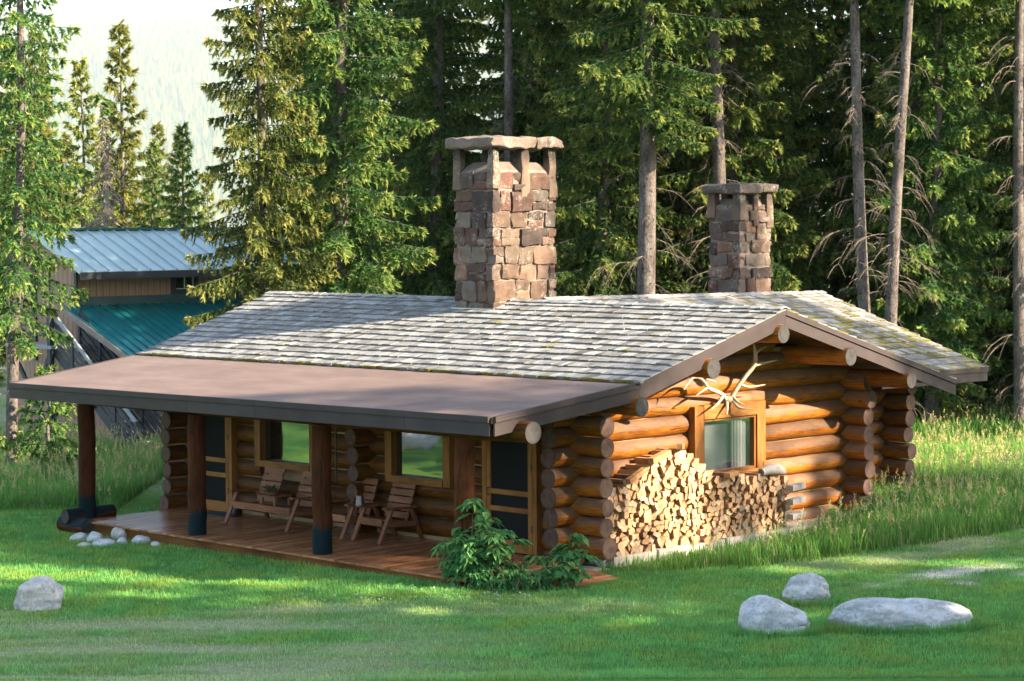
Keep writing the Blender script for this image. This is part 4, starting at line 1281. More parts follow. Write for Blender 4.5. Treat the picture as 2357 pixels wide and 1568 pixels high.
def spruce(seed, H=22.0, r0=.2, z0=1.0, R=3.0, nb=130, droop=.35, spray=1.0, dead=(0, 0), dead_n=0, dead_L=0, dead_w=1.0, lean=(0, 0), dens=1.0, gap=0.0, shape=.8, sp_len=.15, sp_w=.032):
    rg = np.random.RandomState(seed)
    # trunk
    k = 26; t = np.linspace(0, 1, k)
    P = np.stack([lean[0] * t + .06 * np.sin(t * 9 + seed), lean[1] * t + .06 * np.cos(t * 7 + seed), H * t - .3], -1)
    Rr = r0 * (1 - t) ** .75 + .01; Rr[0] *= 1.25
    tv, tf = tube_np(P, Rr, 12)
    def trunk_at(z):
        tt = (z + .3) / H
        return np.array([np.interp(tt, t, P[:, 0]), np.interp(tt, t, P[:, 1]), z])
    SV = []; SC = []; BV = []; BF = []; bo = 0
    ga = 2.39996; az = rg.rand() * 6
    zs = z0 + (H - z0) * (np.arange(nb) + rg.rand(nb) * .8) / nb
    for i in range(nb):
        z = zs[i]; tz = (z - z0) / (H - z0)
        if gap and rg.rand() < gap * (1 - tz): continue
        prof_ = (1 - tz) ** shape * min(1, .62 + tz * 3.5)
        L = R * prof_ * rg.uniform(.62, 1.12) + .15
        az += ga + rg.uniform(-.35, .35)
        e0 = np.interp(tz, [0, .5, 1], [-.22, .05, .7]) + rg.uniform(-.12, .12)
        n = max(4, int(L / .15)); s = np.linspace(0, L, n); q = s / L
        hr = s * np.cos(e0)
        vz = s * np.sin(e0) - droop * L * .32 * q ** 1.6 + .16 * L * np.clip(q - .6, 0, 1) ** 1.3
        bend = rg.uniform(-.25, .25)
        a = az + bend * q
        base = trunk_at(z)
        Pb = base + np.stack([np.cos(a) * hr, np.sin(a) * hr, vz], -1)
        v, f = tube_np(Pb, .006 + r0 * .085 * (1 - q) * min(1, L / 2), 3)
        BV.append(v); BF.append(f + bo); bo += len(v)
        T = norm(np.gradient(Pb, axis=0))
        up = np.array([0, 0, 1.0]); S = norm(np.cross(T, up))
        # twigs
        i0 = max(1, int(n * rg.uniform(.03, .13)))
        idx = np.arange(i0, n)
        for sd in (-1, 1):
            pb = Pb[idx]; tb = T[idx]; sb = S[idx] * sd; qq = q[idx]
            tl = (.12 + .26 * L * (1 - qq) ** .7 * rg.uniform(.55, 1.2, len(idx))).clip(.1, .75)
            td = norm(tb * .75 + sb * rg.uniform(.6, 1.1, (len(idx), 1)) + up * rg.uniform(-.95, -.05, (len(idx), 1)) * (1 + droop))
            m = max(2, int(8 * dens))
            for j in range(m):
                w = (j + rg.rand(len(idx))) / m
                droopw = -(w ** 2 * tl * (.25 + droop * .5))
                pp = pb + td * (w * tl)[:, None]; pp[:, 2] += droopw
                for rep in range(3):
                    d = norm(td * 1.0 + rg.normal(0, .55, (len(idx), 3)) + np.array([0, 0, -.12]))
                    ss = norm(np.cross(d, rg.normal(0, .6, (len(idx), 3)) + np.array([0, 0, 1.0])))
                    ll = rg.uniform(.6, 1.25, len(idx)) * sp_len * spray
                    SV.append(tri_sprays(pp, d, ss, ll, rg.uniform(.7, 1.3, len(idx)) * sp_w * spray))
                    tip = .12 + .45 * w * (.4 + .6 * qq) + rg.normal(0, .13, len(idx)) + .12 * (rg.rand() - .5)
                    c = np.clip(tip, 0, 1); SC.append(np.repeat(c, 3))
        # tip
        d = norm(np.repeat(T[-1:], 8, 0) + rg.normal(0, .4, (8, 3)))
        ss = norm(np.cross(d, rg.normal(0, 1, (8, 3))))
        SV.append(tri_sprays(np.repeat(Pb[-1:], 8, 0) - d * .05, d, ss, np.full(8, .2 * spray), np.full(8, .035 * spray))); SC.append(np.full(24, .7))
    V = np.concatenate(SV); Cc = np.concatenate(SC); F_ = np.arange(len(V)).reshape(-1, 3)
    # dead lower branches
    DV = []; DF = []; do = 0
    for i in range(dead_n):
        z = rg.uniform(*dead); L = rg.uniform(.35, 1.3) * R * .36 if not dead_L else rg.uniform(.5, 1.1) * dead_L * (1.05 - z / H); a0 = rg.uniform(0, 6.28)
        n = 9; q = np.linspace(0, 1, n); cu = rg.uniform(.2, 1.1)
        a = a0 + rg.uniform(-.5, .5) * q
        Pb = trunk_at(z) + np.stack([np.cos(a) * q * L, np.sin(a) * q * L, L * (.18 * q - cu * q ** 2.2)], -1)
        v, f = tube_np(Pb, (.007 * (1 - q) + .003) * dead_w, 3); DV.append(v); DF.append(f + do); do += len(v)
        for j in range(rg.randint(4, 13)):
            b_ = Pb[rg.randint(2, n)]; l2 = L * rg.uniform(.15, .5); aa = a0 + rg.uniform(-1.3, 1.3)
            q2 = np.linspace(0, 1, 5)
            P2 = b_ + np.stack([np.cos(aa) * q2 * l2, np.sin(aa) * q2 * l2, -l2 * rg.uniform(.2, 1.4) * q2 ** 1.7], -1)
            v, f = tube_np(P2, (.0045 * (1 - q2) + .002) * dead_w, 3); DV.append(v); DF.append(f + do); do += len(v)
    res = dict(trunk=(tv, tf), crown=(V, F_, np.repeat(Cc[:, None], 3, 1)), limbs=(np.concatenate(BV), np.concatenate(BF)))
    if dead_n: res['dead'] = (np.concatenate(DV), np.concatenate(DF))
    return res

PROTO = {}
def tree_proto(key, needle=None, bark=None, **kw):
    d = spruce(**kw)
    out = {}
    def mk(name, V, F, C, mat, smooth=False):
        me = bpy.data.meshes.new(name); me.from_pydata(V, [], F); me.materials.append(mat)
        ca = me.color_attributes.new('Col', 'FLOAT_COLOR', 'POINT'); c4 = np.ones((len(V), 4), np.float32)
        c4[:, :3] = C; ca.data.foreach_set('color', c4.ravel())
        if smooth: me.polygons.foreach_set('use_smooth', np.ones(len(F), bool))
        me.update(); return me
    out['trunk'] = mk('trunk', d['trunk'][0], d['trunk'][1], 1, bark or M_BARK, True)
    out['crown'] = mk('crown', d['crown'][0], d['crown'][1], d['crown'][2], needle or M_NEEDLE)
    out['limbs'] = mk('limbs', d['limbs'][0], d['limbs'][1], .35, M_DEADTWIG)
    if 'dead' in d: out['dead_sprays'] = mk('dead_sprays', d['dead'][0], d['dead'][1], 1, M_DEADTWIG)
    PROTO[key] = out

def tree(key, x, y, rz, sc, label, group=None, name='spruce_tree', lean=0, leanaz=0, trunk_sc=1.0):
    t_ = thing(name, label, 'tree', (x, y, gz(x, y) - .05), rz, group)
    t_.scale = (sc, sc, sc)
    if lean: t_.rotation_euler = (lean * math.cos(leanaz), lean * math.sin(leanaz), rz)
    if key == 'full' : t_.scale = (sc * .86, sc * .86, sc)
    for part, me in PROTO[key].items():
        o = bpy.data.objects.new(part, me); COL.objects.link(o); o.parent = t_
        if part == 'trunk' and trunk_sc != 1: o.scale = (trunk_sc, trunk_sc, 1)
    return t_

tree_proto('full', seed=11, H=21, r0=.22, z0=.6, R=3.1, nb=185, droop=.55, spray=1.15, needle=M_NEEDLE_SUNLIT)
tree_proto('full_b', seed=12, H=23, r0=.24, z0=1.2, R=2.9, nb=185, droop=.4, spray=1.15)
tree_proto('full_c', seed=31, H=22, r0=.22, z0=.8, R=3.0, nb=180, droop=.5, spray=1.15)
tree_proto('narrow', seed=13, H=22, r0=.19, z0=1.5, R=2.2, nb=175, droop=.6, spray=1.15)
tree_proto('high', seed=14, H=25, r0=.26, z0=8.2, R=3.0, nb=125, droop=.3, spray=1.15, dead=(2.2, 8), dead_n=18)
tree_proto('high_b', seed=15, H=24, r0=.17, z0=12.3, R=2.6, nb=100, droop=.3, spray=1.15, dead=(1.2, 11.5), dead_n=52)
tree_proto('sparse', seed=16, H=19, r0=.14, z0=3.4, R=1.85, nb=120, droop=.55, spray=1.05, dead=(1.6, 6), dead_n=18, dens=.85)
tree_proto('far', seed=17, H=15, r0=.14, z0=.5, R=2.3, nb=80, droop=.4, spray=1.9, dens=.5, needle=M_NEEDLE_FARLIT)
tree_proto('far_green', seed=18, H=15, r0=.14, z0=.5, R=2.5, nb=80, droop=.4, spray=1.9, dens=.5)
tree_proto('young', seed=19, H=2.6, r0=.05, z0=.15, R=1.15, nb=36, droop=.3, spray=.9)
tree_proto('dead', seed=20, H=9, r0=.12, z0=8.6, R=.3, nb=3, dead=(.6, 8.8), dead_n=260, dead_L=1.5, dead_w=2.6, bark=M_BARK_PALE)

FRM = []   # (x display, depth) of the framed individuals
def T(key, px, dep, label, sc=1.0, group=None, rz=None, **kw):
    p = at(px, 700, dep)
    FRM.append((p.x, p.y))
    return tree(key, p.x, p.y, rz if rz is not None else random.uniform(0, 6.28), sc, label, group, **kw)

random.seed(21)
T('sparse', 24, 51.5, 'slender spruce with a bare grey trunk standing alone at the left edge of the meadow', 1.0, lean=.03, leanaz=2.36, rz=0)
T('full', 606, 51.5, 'bushy sunlit spruce drooping over the left end of the cabin roof', .86)
T('full_b', 790, 53.0, 'tall spruce with thick bare trunk rising between the sunlit spruce and the big chimney', 1.0)
T('high', 1488, 54.0, 'spruce with the thickest bare grey trunk, standing right of the big chimney', 1.0)
T('high_b', 1652, 57.0, 'spruce with bare trunk rising just behind the small chimney', 1.0, trunk_sc=1.25)
T('high_b', 2012, 54.5, 'left one of two slim pale bare trunks behind the right roof end', 1.0, lean=-.05, leanaz=2.36, rz=0)
T('high_b', 2044, 54.0, 'right one of two slim pale bare trunks behind the right roof end', .97, lean=.04, leanaz=2.36, rz=0)
T('high_b', 2345, 57.0, 'tall bare trunk in the dark wood at the far right edge', 1.0)
T('high_b', 2192, 62.0, 'dark slim trunk standing in the shade behind the roof tip', .9)
T('high_b', 1172, 60.0, 'slim dark trunk rising behind the big chimney cap', 1.0)
T('full_b', 1395, 58.0, 'spruce with twiggy dead lower branches between the chimneys', .95)
T('narrow', 2150, 58.5, 'spruce whose layered boughs catch the sun at the upper right', 1.0)
T('young', 108, 50.5, 'small dark young spruce in front of the house stairs', 1.0, name='young_spruce')
T('dead', 245, 80, 'brown dead spruce skeleton rising behind the teal roof', 1.2, name='dead_spruce')
T('far', 285, 92, 'yellowish pointed spruce right behind the dead brown tree', .98, name='spruce_tree')
T('far', 195, 88, 'hazy yellow spruce seen left of the dead brown tree', .86)
T('far_green', 355, 84, 'dark green spruce behind the middle of the teal roof', .62)
T('far_green', 425, 82, 'dark green pointed spruce beside the sunlit spruce, behind the teal roof', .66)
T('far', 90, 90, 'tall hazy yellow spruce behind the bare grey trunk', .95)
T('far', -40, 82, 'broad yellow green spruce at the far left edge', .9)
T('far_green', 30, 95, 'shaded spruce behind the slender grey trunk', .8)
BG = 'pale sunlit spruces far behind the teal roofed house'
rb = random.Random(8)
for i in range(17):
    px = -70 + i * 34 + rb.uniform(-12, 12); d = rb.uniform(96, 124); p = at(px, 700, d)
    tree('far' if rb.random() < .65 else 'far_green', p.x, p.y, rb.uniform(0, 6.28), rb.uniform(.52, .78) if px > 130 else rb.uniform(.7, 1.0), 'pale spruce in the row of trees beyond the teal roofed house', BG)
FG = 'dense spruces of the forest behind the cabin'
rndt = random.Random(5)
nfor = 0
for dep, step, x0, x1 in ((58, 5.2, 1150, 2420), (62, 4.2, 1000, 2480), (66.5, 3.2, 740, 2560), (70, 3.0, 690, 2560), (75, 3.4, 1250, 2560)):
    px = x0 + rndt.uniform(0, 60)
    while px < x1:
        d = dep + rndt.uniform(-1.6, 1.6)
        p = at(px, 700, d)
        px += step * rndt.uniform(.8, 1.25) * FPX / d
        if min(math.hypot(p.x - a_, p.y - b_) for a_, b_ in FRM) < 1.5: continue
        key = rndt.choice(('full_c', 'full_b', 'narrow', 'full_c', 'full_b', 'narrow', 'full_c', 'high'))
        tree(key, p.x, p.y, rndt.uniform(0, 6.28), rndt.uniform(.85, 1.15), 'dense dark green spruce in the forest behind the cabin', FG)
        nfor += 1
# spruces standing out of view to the right: they shade the lawn and dapple the gable
sh = Vector((math.cos(RAD(SUN_AZ)), math.sin(RAD(SUN_AZ)))); pn = Vector((-sh.y, sh.x))
SG = 'spruces around the clearing beyond the right edge of the view'
SHADE = [(15, -5.7), (16, -7.4), (15, -9.3), (16.5, -11.6), (15.5, -14.0), (20.5, -5.6), (20, -8.2), (21, -10.8), (20, -13), (25, -4.9), (26, -7.2), (25, -9.8), (31, -5.6), (31, -8.4)]
SHADE_OPEN = [(36, 3.9, .82), (37, 5.5, .80), (44, 8.4, 1.42), (42, 10.8, 1.3), (40, 12.6, 1.25), (25, -.9, .80), (22, -2.9, .72), (41, 7.2, .86), (47, -.7, 1.22), (53, .5, 1.34), (40, 2.3, .875), (50, 6.4, 1.09), (45, 4.7, 1.0)]
for l_, s_ in ((17.6, 57.5), (18.6, 61.5), (17.8, 65.5), (22, 59.5)):
    tree('full_c', CAM_P[0] + l_ * .7121 - s_ * .7021, CAM_P[1] + l_ * .7021 + s_ * .7121, rndt.uniform(0, 6.28), rndt.uniform(.95, 1.1), 'dense spruce at the edge of the wood right of the meadow', SG)
tree('full_c', -10.9, -8.9, 1.0, .8, 'added unseen spruce left of the lawn, shading the boulders mirrored in the porch windows', SG)  # added out of view to cast shade on the boulders the windows mirror
for t_, w_ in SHADE:
    q = sh * t_ + pn * w_
    tree(rndt.choice(('full_c', 'full_b')), q.x, q.y, rndt.uniform(0, 6.28), rndt.uniform(1.0, 1.15), 'dense spruce at the edge of the clearing right of the lawn', SG)
for t_, w_, sc_ in SHADE_OPEN:
    q = sh * t_ + pn * w_
    tree('full_b' if (w_ < 0 and t_ < 40) or sc_ in (.875, 1.09, 1.42, 1.3, 1.25) else 'high', q.x, q.y, rndt.uniform(0, 6.28), sc_, 'open spruce at the edge of the clearing right of the cabin', SG)
#@@SECTION4
# ------------------------------------------------------------------ far wooded hillside
rg = np.random.RandomState(3)
hx = np.linspace(-1500, 1200, 70); 
def hill_h(l, s):
    # l across the view, s depth
    return np.clip((s - 10500) / 4500, 0, 1.3) * (980 + 560 * fbm(l / 3200 + 9, s / 4200, 50) + .05 * -l)
Ls = np.linspace(-9000, 9000, 80); Ss = np.linspace(10400, 16000, 50)
LL, SS = np.meshgrid(Ls, Ss)
HX = CAM_P[0] + LL * .7121 - SS * .7021; HY = CAM_P[1] + LL * .7021 + SS * .7121
V = np.stack([HX.ravel(), HY.ravel(), hill_h(LL, SS).ravel() - 1.0], -1)
n1 = len(Ls); ii = (np.arange(len(Ss) - 1)[:, None] * n1 + np.arange(n1 - 1)[None, :]).ravel()
hill = mesh_np('hill', V, np.stack([ii, ii + 1, ii + n1 + 1, ii + n1], -1), (.05, .07, .03), M_GROUND, smooth=True)
hill['kind'] = 'structure'
nt_ = 14000
L_ = rg.uniform(-4300, 0, nt_); S_ = rg.uniform(10700, 15500, nt_)
X = CAM_P[0] + L_ * .7121 - S_ * .7021; Y = CAM_P[1] + L_ * .7021 + S_ * .7121; Z = hill_h(L_, S_) - 2
hh = rg.uniform(40, 90, nt_); ww_ = hh * rg.uniform(.14, .22, nt_)
a = np.arange(6) * np.pi / 3
ring = np.stack([np.cos(a), np.sin(a), a * 0], -1)
V = np.concatenate([np.stack([X, Y, Z + hh], -1)[:, None, :], np.stack([X, Y, Z + hh * .05], -1)[:, None, :] + ring[None] * ww_[:, None, None] * rg.uniform(.7, 1.3, (nt_, 6, 1))], 1)
b_ = (np.arange(nt_) * 7)[:, None]; k = np.arange(6)[None]
F_ = np.stack([np.repeat(b_, 6, 1), b_ + 1 + k, b_ + 1 + (k + 1) % 6], -1).reshape(-1, 3)
ff = mesh_np('hillside_forest', V.reshape(-1, 3), F_, np.repeat(rg.uniform(0, .6, nt_), 7)[:, None] * np.ones(3), M_NEEDLE)
ff['kind'] = 'stuff'

# ------------------------------------------------------------------ grass
def blades(n_try, region, hgt, wid, seed, colfn, keep, segs=1, bend=.35):
    rg = np.random.RandomState(seed)
    l = rg.uniform(region[0], region[1], n_try); s = rg.uniform(region[2], region[3], n_try)
    x = CAM_P[0] + l * .7121 - s * .7021; y = CAM_P[1] + l * .7021 + s * .7121
    k = rg.rand(n_try) < keep(x, y, l, s)
    x, y, l, s = x[k], y[k], l[k], s[k]; n = len(x)
    z = ground_z(x, y) - .01
    h = hgt(x, y, l, s, rg, n); w = wid * rg.uniform(.7, 1.3, n)
    az = rg.uniform(0, 6.28, n); d = np.stack([np.cos(az), np.sin(az), 0 * az], -1); sd_ = np.stack([-np.sin(az), np.cos(az), 0 * az], -1)
    b = rg.uniform(.1, 1, n) * bend
    P0 = np.stack([x, y, z], -1)
    c0, c1 = colfn(x, y, l, s, rg, n)
    if segs == 1:
        V = np.stack([P0 - sd_ * w[:, None] / 2, P0 + sd_ * w[:, None] / 2, P0 + d * (h * b)[:, None] + np.array([0, 0, 1.0]) * h[:, None]], 1)
        C = np.stack([c0, c0, c1], 1)
        return V.reshape(-1, 3), np.arange(3 * n).reshape(-1, 3), C.reshape(-1, 3), (P0, h, d, b)
    mid = P0 + d * (h * b * .3)[:, None] + np.array([0, 0, .6]) * h[:, None]
    tip = P0 + d * (h * b)[:, None] + np.array([0, 0, 1.0]) * (h * (1 - .25 * b))[:, None]
    V = np.stack([P0 - sd_ * w[:, None] / 2, P0 + sd_ * w[:, None] / 2, mid + sd_ * w[:, None] * .4, mid - sd_ * w[:, None] * .4, tip], 1)
    cm = c0 * .45 + c1 * .55
    C = np.stack([c0, c0, cm, cm, c1], 1)
    o = (np.arange(n) * 5)[:, None]
    F_ = np.concatenate([o + np.array([[0, 1, 2]]), o + np.array([[0, 2, 3]]), o + np.array([[3, 2, 4]])], 1).reshape(-1, 3)
    return V.reshape(-1, 3), F_, C.reshape(-1, 3), (P0, h, d, b)

def clear(x, y):
    """1 where grass may grow"""
    c = np.ones_like(x)
    c[(x > -11.9) & (x < -1.0) & (y > -2.12) & (y < 9)] = 0
    c[(x > -1.7) & (x < -.68) & (y > .3) & (y < 8.2)] = 0
    c[(x > -1.3) & (x < .46) & (y > -1.1) & (y < .28)] = 0
    c[(x > -8) & (x < -2.4) & (y > 8) & (y < 11.4)] = 0
    c[(x > -32) & (x < -23) & (y > 7) & (y < 23)] = 0
    return c
def lawn_col(x, y, l, s, rg, n):
    a = fbm(x * .45, y * .45, 8, 3); dry = dry_amt(x, y); r = rg.rand(n)
    pt = fbm(x * 1.7, y * 1.7, 15, 3)
    base = np.stack([.10 + .10 * a, .27 + .15 * a, .075 + .04 * a], -1)
    yel = np.stack([.25 + 0 * a, .34 + 0 * a, .07 + 0 * a], -1)
    k = sstep(.42, .72, pt)[:, None] * .65
    base = base * (.7 + .6 * fbm(x * 4.5, y * 4.5, 19, 2))[:, None]
    base = base * (1 - k) + yel * k
    dr = np.stack([.33 + .08 * r, .35 + .07 * r, .20 + .04 * r], -1)
    kd = np.clip(dry * .85 * (r * .8 + .4), 0, .9)[:, None]
    c = base * (1 - kd) + dr * kd
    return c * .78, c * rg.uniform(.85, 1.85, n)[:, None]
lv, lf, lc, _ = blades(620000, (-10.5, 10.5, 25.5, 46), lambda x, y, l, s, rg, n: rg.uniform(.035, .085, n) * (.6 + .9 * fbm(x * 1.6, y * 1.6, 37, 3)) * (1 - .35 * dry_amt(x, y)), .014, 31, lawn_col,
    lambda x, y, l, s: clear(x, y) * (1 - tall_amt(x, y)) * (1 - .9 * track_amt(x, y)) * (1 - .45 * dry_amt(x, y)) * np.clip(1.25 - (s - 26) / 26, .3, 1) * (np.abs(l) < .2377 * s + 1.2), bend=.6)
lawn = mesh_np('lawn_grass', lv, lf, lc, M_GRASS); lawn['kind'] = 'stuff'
def tall_col(x, y, l, s, rg, n):
    a = fbm(x * .6, y * .6, 18, 3); r = rg.rand(n)
    base = np.stack([.085 + .11 * a, .22 + .16 * a, .045 + .035 * a], -1)
    straw_sunlit = np.stack([.30 + .12 * r, .32 + .1 * r, .15 + .06 * r], -1)
    k = (rg.rand(n) < np.where((l < -8) & (s > 48), .32, .10))[:, None] * .8  # extra straw blades at the far left also stand in for sunlit tops
    c = base * (1 - k) + straw_sunlit * k
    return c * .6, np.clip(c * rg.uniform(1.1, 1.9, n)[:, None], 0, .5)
def tall_h(x, y, l, s, rg, n):
    return rg.uniform(.25, .62, n) * (.35 + .65 * sstep(.2, .95, tall_amt(x, y))) * (.45 + 1.0 * fbm(x * .9, y * .9, 28)) * np.where((x < .35) & (x > -1) & (y < 6.4), .35 + .25 * (x > .0), 1)
tall_keep = lambda x, y, l, s: clear(x, y) * sstep(.1, .6, tall_amt(x, y)) * np.clip(1.3 - (s - 36) / 60, .35, 1) * (np.abs(l) < .2377 * s + 2)
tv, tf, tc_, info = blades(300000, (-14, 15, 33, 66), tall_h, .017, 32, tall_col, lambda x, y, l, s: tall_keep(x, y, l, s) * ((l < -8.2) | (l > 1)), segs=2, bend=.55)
P0, hh_, dd_, bb_ = info
rg = np.random.RandomState(9)
sel = np.where((rg.rand(len(P0)) < .05) & (hh_ > .3))[0]
hv = []; hc = []
for rep in range(9):
    q = rep / 9
    base = P0[sel] + np.array([0, 0, 1.0]) * (hh_[sel] * (1.0 + .38 * q))[:, None] + dd_[sel] * (hh_[sel] * bb_[sel] * (.7 + .3 * q))[:, None]
    d = norm(rg.normal(0, .6, (len(sel), 3)) + np.array([0, 0, .9])); s_ = norm(np.cross(d, rg.normal(0, 1, (len(sel), 3))))
    hv.append(tri_sprays(base, d, s_, rg.uniform(.05, .10, len(sel)) * (1.2 - .6 * q), np.full(len(sel), .011)))
    c = np.stack([rg.uniform(.4, .6, len(sel)), rg.uniform(.38, .54, len(sel)), rg.uniform(.16, .26, len(sel))], -1); hc.append(np.repeat(c, 3, 0))
# stalks under the heads
s0 = P0[sel]; s1 = P0[sel] + np.array([0, 0, 1.0]) * (hh_[sel] * 1.35)[:, None] + dd_[sel] * (hh_[sel] * bb_[sel] * .9)[:, None]
w_ = np.stack([-dd_[sel][:, 1], dd_[sel][:, 0], dd_[sel][:, 2]], -1) * .005
hv.append(np.stack([s0 - w_, s0 + w_, s1], 1).reshape(-1, 3)); hc.append(np.repeat(np.tile([[.2, .24, .09]], (len(sel), 1)), 3, 0))
hv = np.concatenate(hv); hc = np.concatenate(hc)
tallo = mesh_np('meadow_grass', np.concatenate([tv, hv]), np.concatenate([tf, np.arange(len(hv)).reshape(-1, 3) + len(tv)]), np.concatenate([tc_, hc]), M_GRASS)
tallo['kind'] = 'stuff'
# leafy undergrowth along the forest edge
def ug_col(x, y, l, s, rg, n):
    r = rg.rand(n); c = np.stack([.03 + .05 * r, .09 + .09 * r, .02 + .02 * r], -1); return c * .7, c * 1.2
uv_, uf, uc, _ = blades(90000, (1, 20, 55, 84), lambda x, y, l, s, rg, n: rg.uniform(.2, .9, n), .05, 33, ug_col, lambda x, y, l, s: sstep(.35, .6, fbm(x * .5, y * .5, 66)) * (x > -40), segs=2, bend=.8)
ug = mesh_np('undergrowth', uv_, uf, uc, M_GRASS); ug['kind'] = 'stuff'
# white clover heads in the lawn
rg = np.random.RandomState(14); cv = []; n = 420
l = rg.normal(0, 3.0, n) - .3; s = rg.normal(32.4, .9, n)
x = CAM_P[0] + l * .7121 - s * .7021; y = CAM_P[1] + l * .7021 + s * .7121
k = clear(x, y) * (fbm(x * .9, y * .9, 71) > .5) > 0; x, y = x[k], y[k]
P = np.stack([x, y, ground_z(x, y) + .055], -1)
for j in range(3):
    d = norm(rg.normal(0, 1, (len(P), 3))); s_ = norm(np.cross(d, rg.normal(0, 1, (len(P), 3))))
    cv.append(tri_sprays(P - d * .012, d, s_, np.full(len(P), .028), np.full(len(P), .013)))
cv = np.concatenate(cv)
cl = mesh_np('clover_flowers', cv, np.arange(len(cv)).reshape(-1, 3), (.62, .64, .6), M_GRASS); cl['kind'] = 'stuff'

# ------------------------------------------------------------------ boulders and stones
def boulder(name, label, loc, size, seed, mat, rz=0, flat=.0, rough=.22, group=None, cat='boulder', shape=None, sub=4, boxy=0):
    bm = bmesh.new(); bmesh.ops.create_icosphere(bm, subdivisions=sub, radius=1)
    rn = random.Random(seed); off = Vector((rn.uniform(0, 99), rn.uniform(0, 99), rn.uniform(0, 99)))
    planes = [Vector((rn.gauss(0, 1), rn.gauss(0, 1), rn.gauss(0, .8))).normalized() for _ in range(9)]
    dist = [rn.uniform(.72, .95) for _ in planes]
    for v in bm.verts:
        p = v.co.copy()
        if boxy: p /= (abs(p.x) ** boxy + abs(p.y) ** boxy + abs(p.z) ** boxy) ** (1 / boxy)
        for pl_, dd in zip(planes, dist):
            e = p.dot(pl_) - dd
            if e > 0: p -= pl_ * e * .8
        nn = noise.noise(p * 1.3 + off) * rough + noise.noise(p * 3.5 + off) * rough * .3 + noise.noise(p * 9 + off) * rough * .16 - max(0, .06 - abs(noise.noise(p * 2.2 + off * 1.7))) * rough * 4
        p *= 1 + nn
        if shape: p = shape(p)
        v.co = Vector((p.x * size[0], p.y * size[1], p.z * size[2]))
    me = bpy.data.meshes.new(name); bm.to_mesh(me); bm.free(); me.materials.append(mat)
    me.polygons.foreach_set('use_smooth', [True] * len(me.polygons))
    o = bpy.data.objects.new(name, me); COL.objects.link(o); o.location = loc; o.rotation_euler = (0, 0, rz)
    return tag(o, label, cat, group)
def gl(px, py, z=-.2):
    d = CF + CR * ((px - 1178.5) / FPX) - CU * ((py - 784) / FPX); t = (z - CAM_P[2]) / d.z
    return Vector(CAM_P) + d * t
RZ = math.radians(44.6)
q = gl(91, 1416, -.28); boulder('boulder', 'rounded grey boulder alone on the lawn below the porch corner', (q.x, q.y, gz(q.x, q.y) + .10), (.37, .32, .35), 3, M_BOULD2, RZ, rough=.16, boxy=2.5, sub=5)
q = gl(1786, 1452, -.12); boulder('boulder', 'pale wedge shaped boulder on the lawn, sloping down to its right', (q.x, q.y, gz(q.x, q.y) + .12), (.50, .40, .33), 5, M_BOULD, RZ, rough=.13, boxy=3, sub=5,
    shape=lambda p: Vector((p.x, p.y, p.z * (1 - .28 * p.x) + (.12 * p.x if p.z < 0 else 0))))
q = gl(1855, 1386, -.12); boulder('boulder', 'smallest grey boulder, standing behind the two long pale ones', (q.x, q.y, gz(q.x, q.y) + .13), (.34, .30, .29), 8, M_BOULD, RZ - .2, rough=.25, sub=5)
q = gl(2071, 1444, -.12); boulder('boulder', 'long low pale boulder lying on the lawn at the right', (q.x, q.y, gz(q.x, q.y) + .10), (1.04, .46, .29), 12, M_BOULD, RZ, rough=.12, boxy=2.8, sub=5,
    shape=lambda p: Vector((p.x, p.y, p.z * (1 - .10 * p.x) - .08 * math.exp(-((p.x - .05) / .18) ** 2) * (p.z > 0))))
for X_, Y_, a_, lb in ((-19.0, -12.2, .75, 'dark rounded boulder on the sunny lawn mirrored in the large porch window'), (-17.3, -12.6, .5, 'pale boulder on the sunny lawn mirrored in the large porch window')):
    boulder('boulder', lb, (X_, Y_, gz(X_, Y_) + a_ * .4), (a_, a_ * .8, a_ * .8), 90 + int(a_ * 10), M_BOULD, 0, rough=.15)
BD = [(gl(91, 1416, -.28), .40), (gl(1786, 1452, -.12), .54), (gl(1855, 1386, -.12), .36), (gl(2071, 1444, -.12), 1.06)]
def ring(x, y, l, s):
    k = np.zeros_like(x)
    for q_, a_ in BD:
        dx = (x - q_.x) * .7121 + (y - q_.y) * .7021; dy = -(x - q_.x) * .7021 + (y - q_.y) * .7121
        r_ = np.hypot(dx / (a_ + .06), dy / (min(a_, .46) + .06)); k = np.maximum(k, ((r_ > .8) & (r_ < 1.18)) * .8)
    return k
for rgn, sd_ in (((-9, -5, 27, 31), 91), ((2, 7, 27, 33), 92)):
    v_, f_, c_, _ = blades(160000, rgn, lambda x, y, l, s, rg, n: rg.uniform(.06, .17, n), .014, sd_, lawn_col, ring, bend=.5)
    o_ = mesh_np('lawn_grass', v_, f_, c_, M_GRASS); o_['kind'] = 'stuff'
STG = 'rounded stones along the deck edge'
for i, (px, py, a_, c_) in enumerate(((180, 1241, .22, .12), (217, 1246, .20, .17), (240, 1256, .26, .12), (275, 1238, .19, .20), (282, 1251, .14, .10), (325, 1250, .21, .12), (360, 1259, .13, .08), (318, 1238, .11, .09), (196, 1258, .16, .07), (408, 1251, .09, .09), (381, 1248, .12, .07), (474, 1262, .12, .05), (515, 1270, .07, .05))):
    q = gl(px, py, -.22)
    boulder('stone', 'rounded river stone lying in the grass along the deck edge', (q.x, q.y, gz(q.x, q.y) + c_ * .3), (a_ * .85, a_ * .7, c_ * .9), 40 + i, M_BOULD2 if i in (3, 6, 8) else M_BOULD, RZ + random.uniform(-.5, .5), rough=.15, group=STG, cat='stone', sub=3)
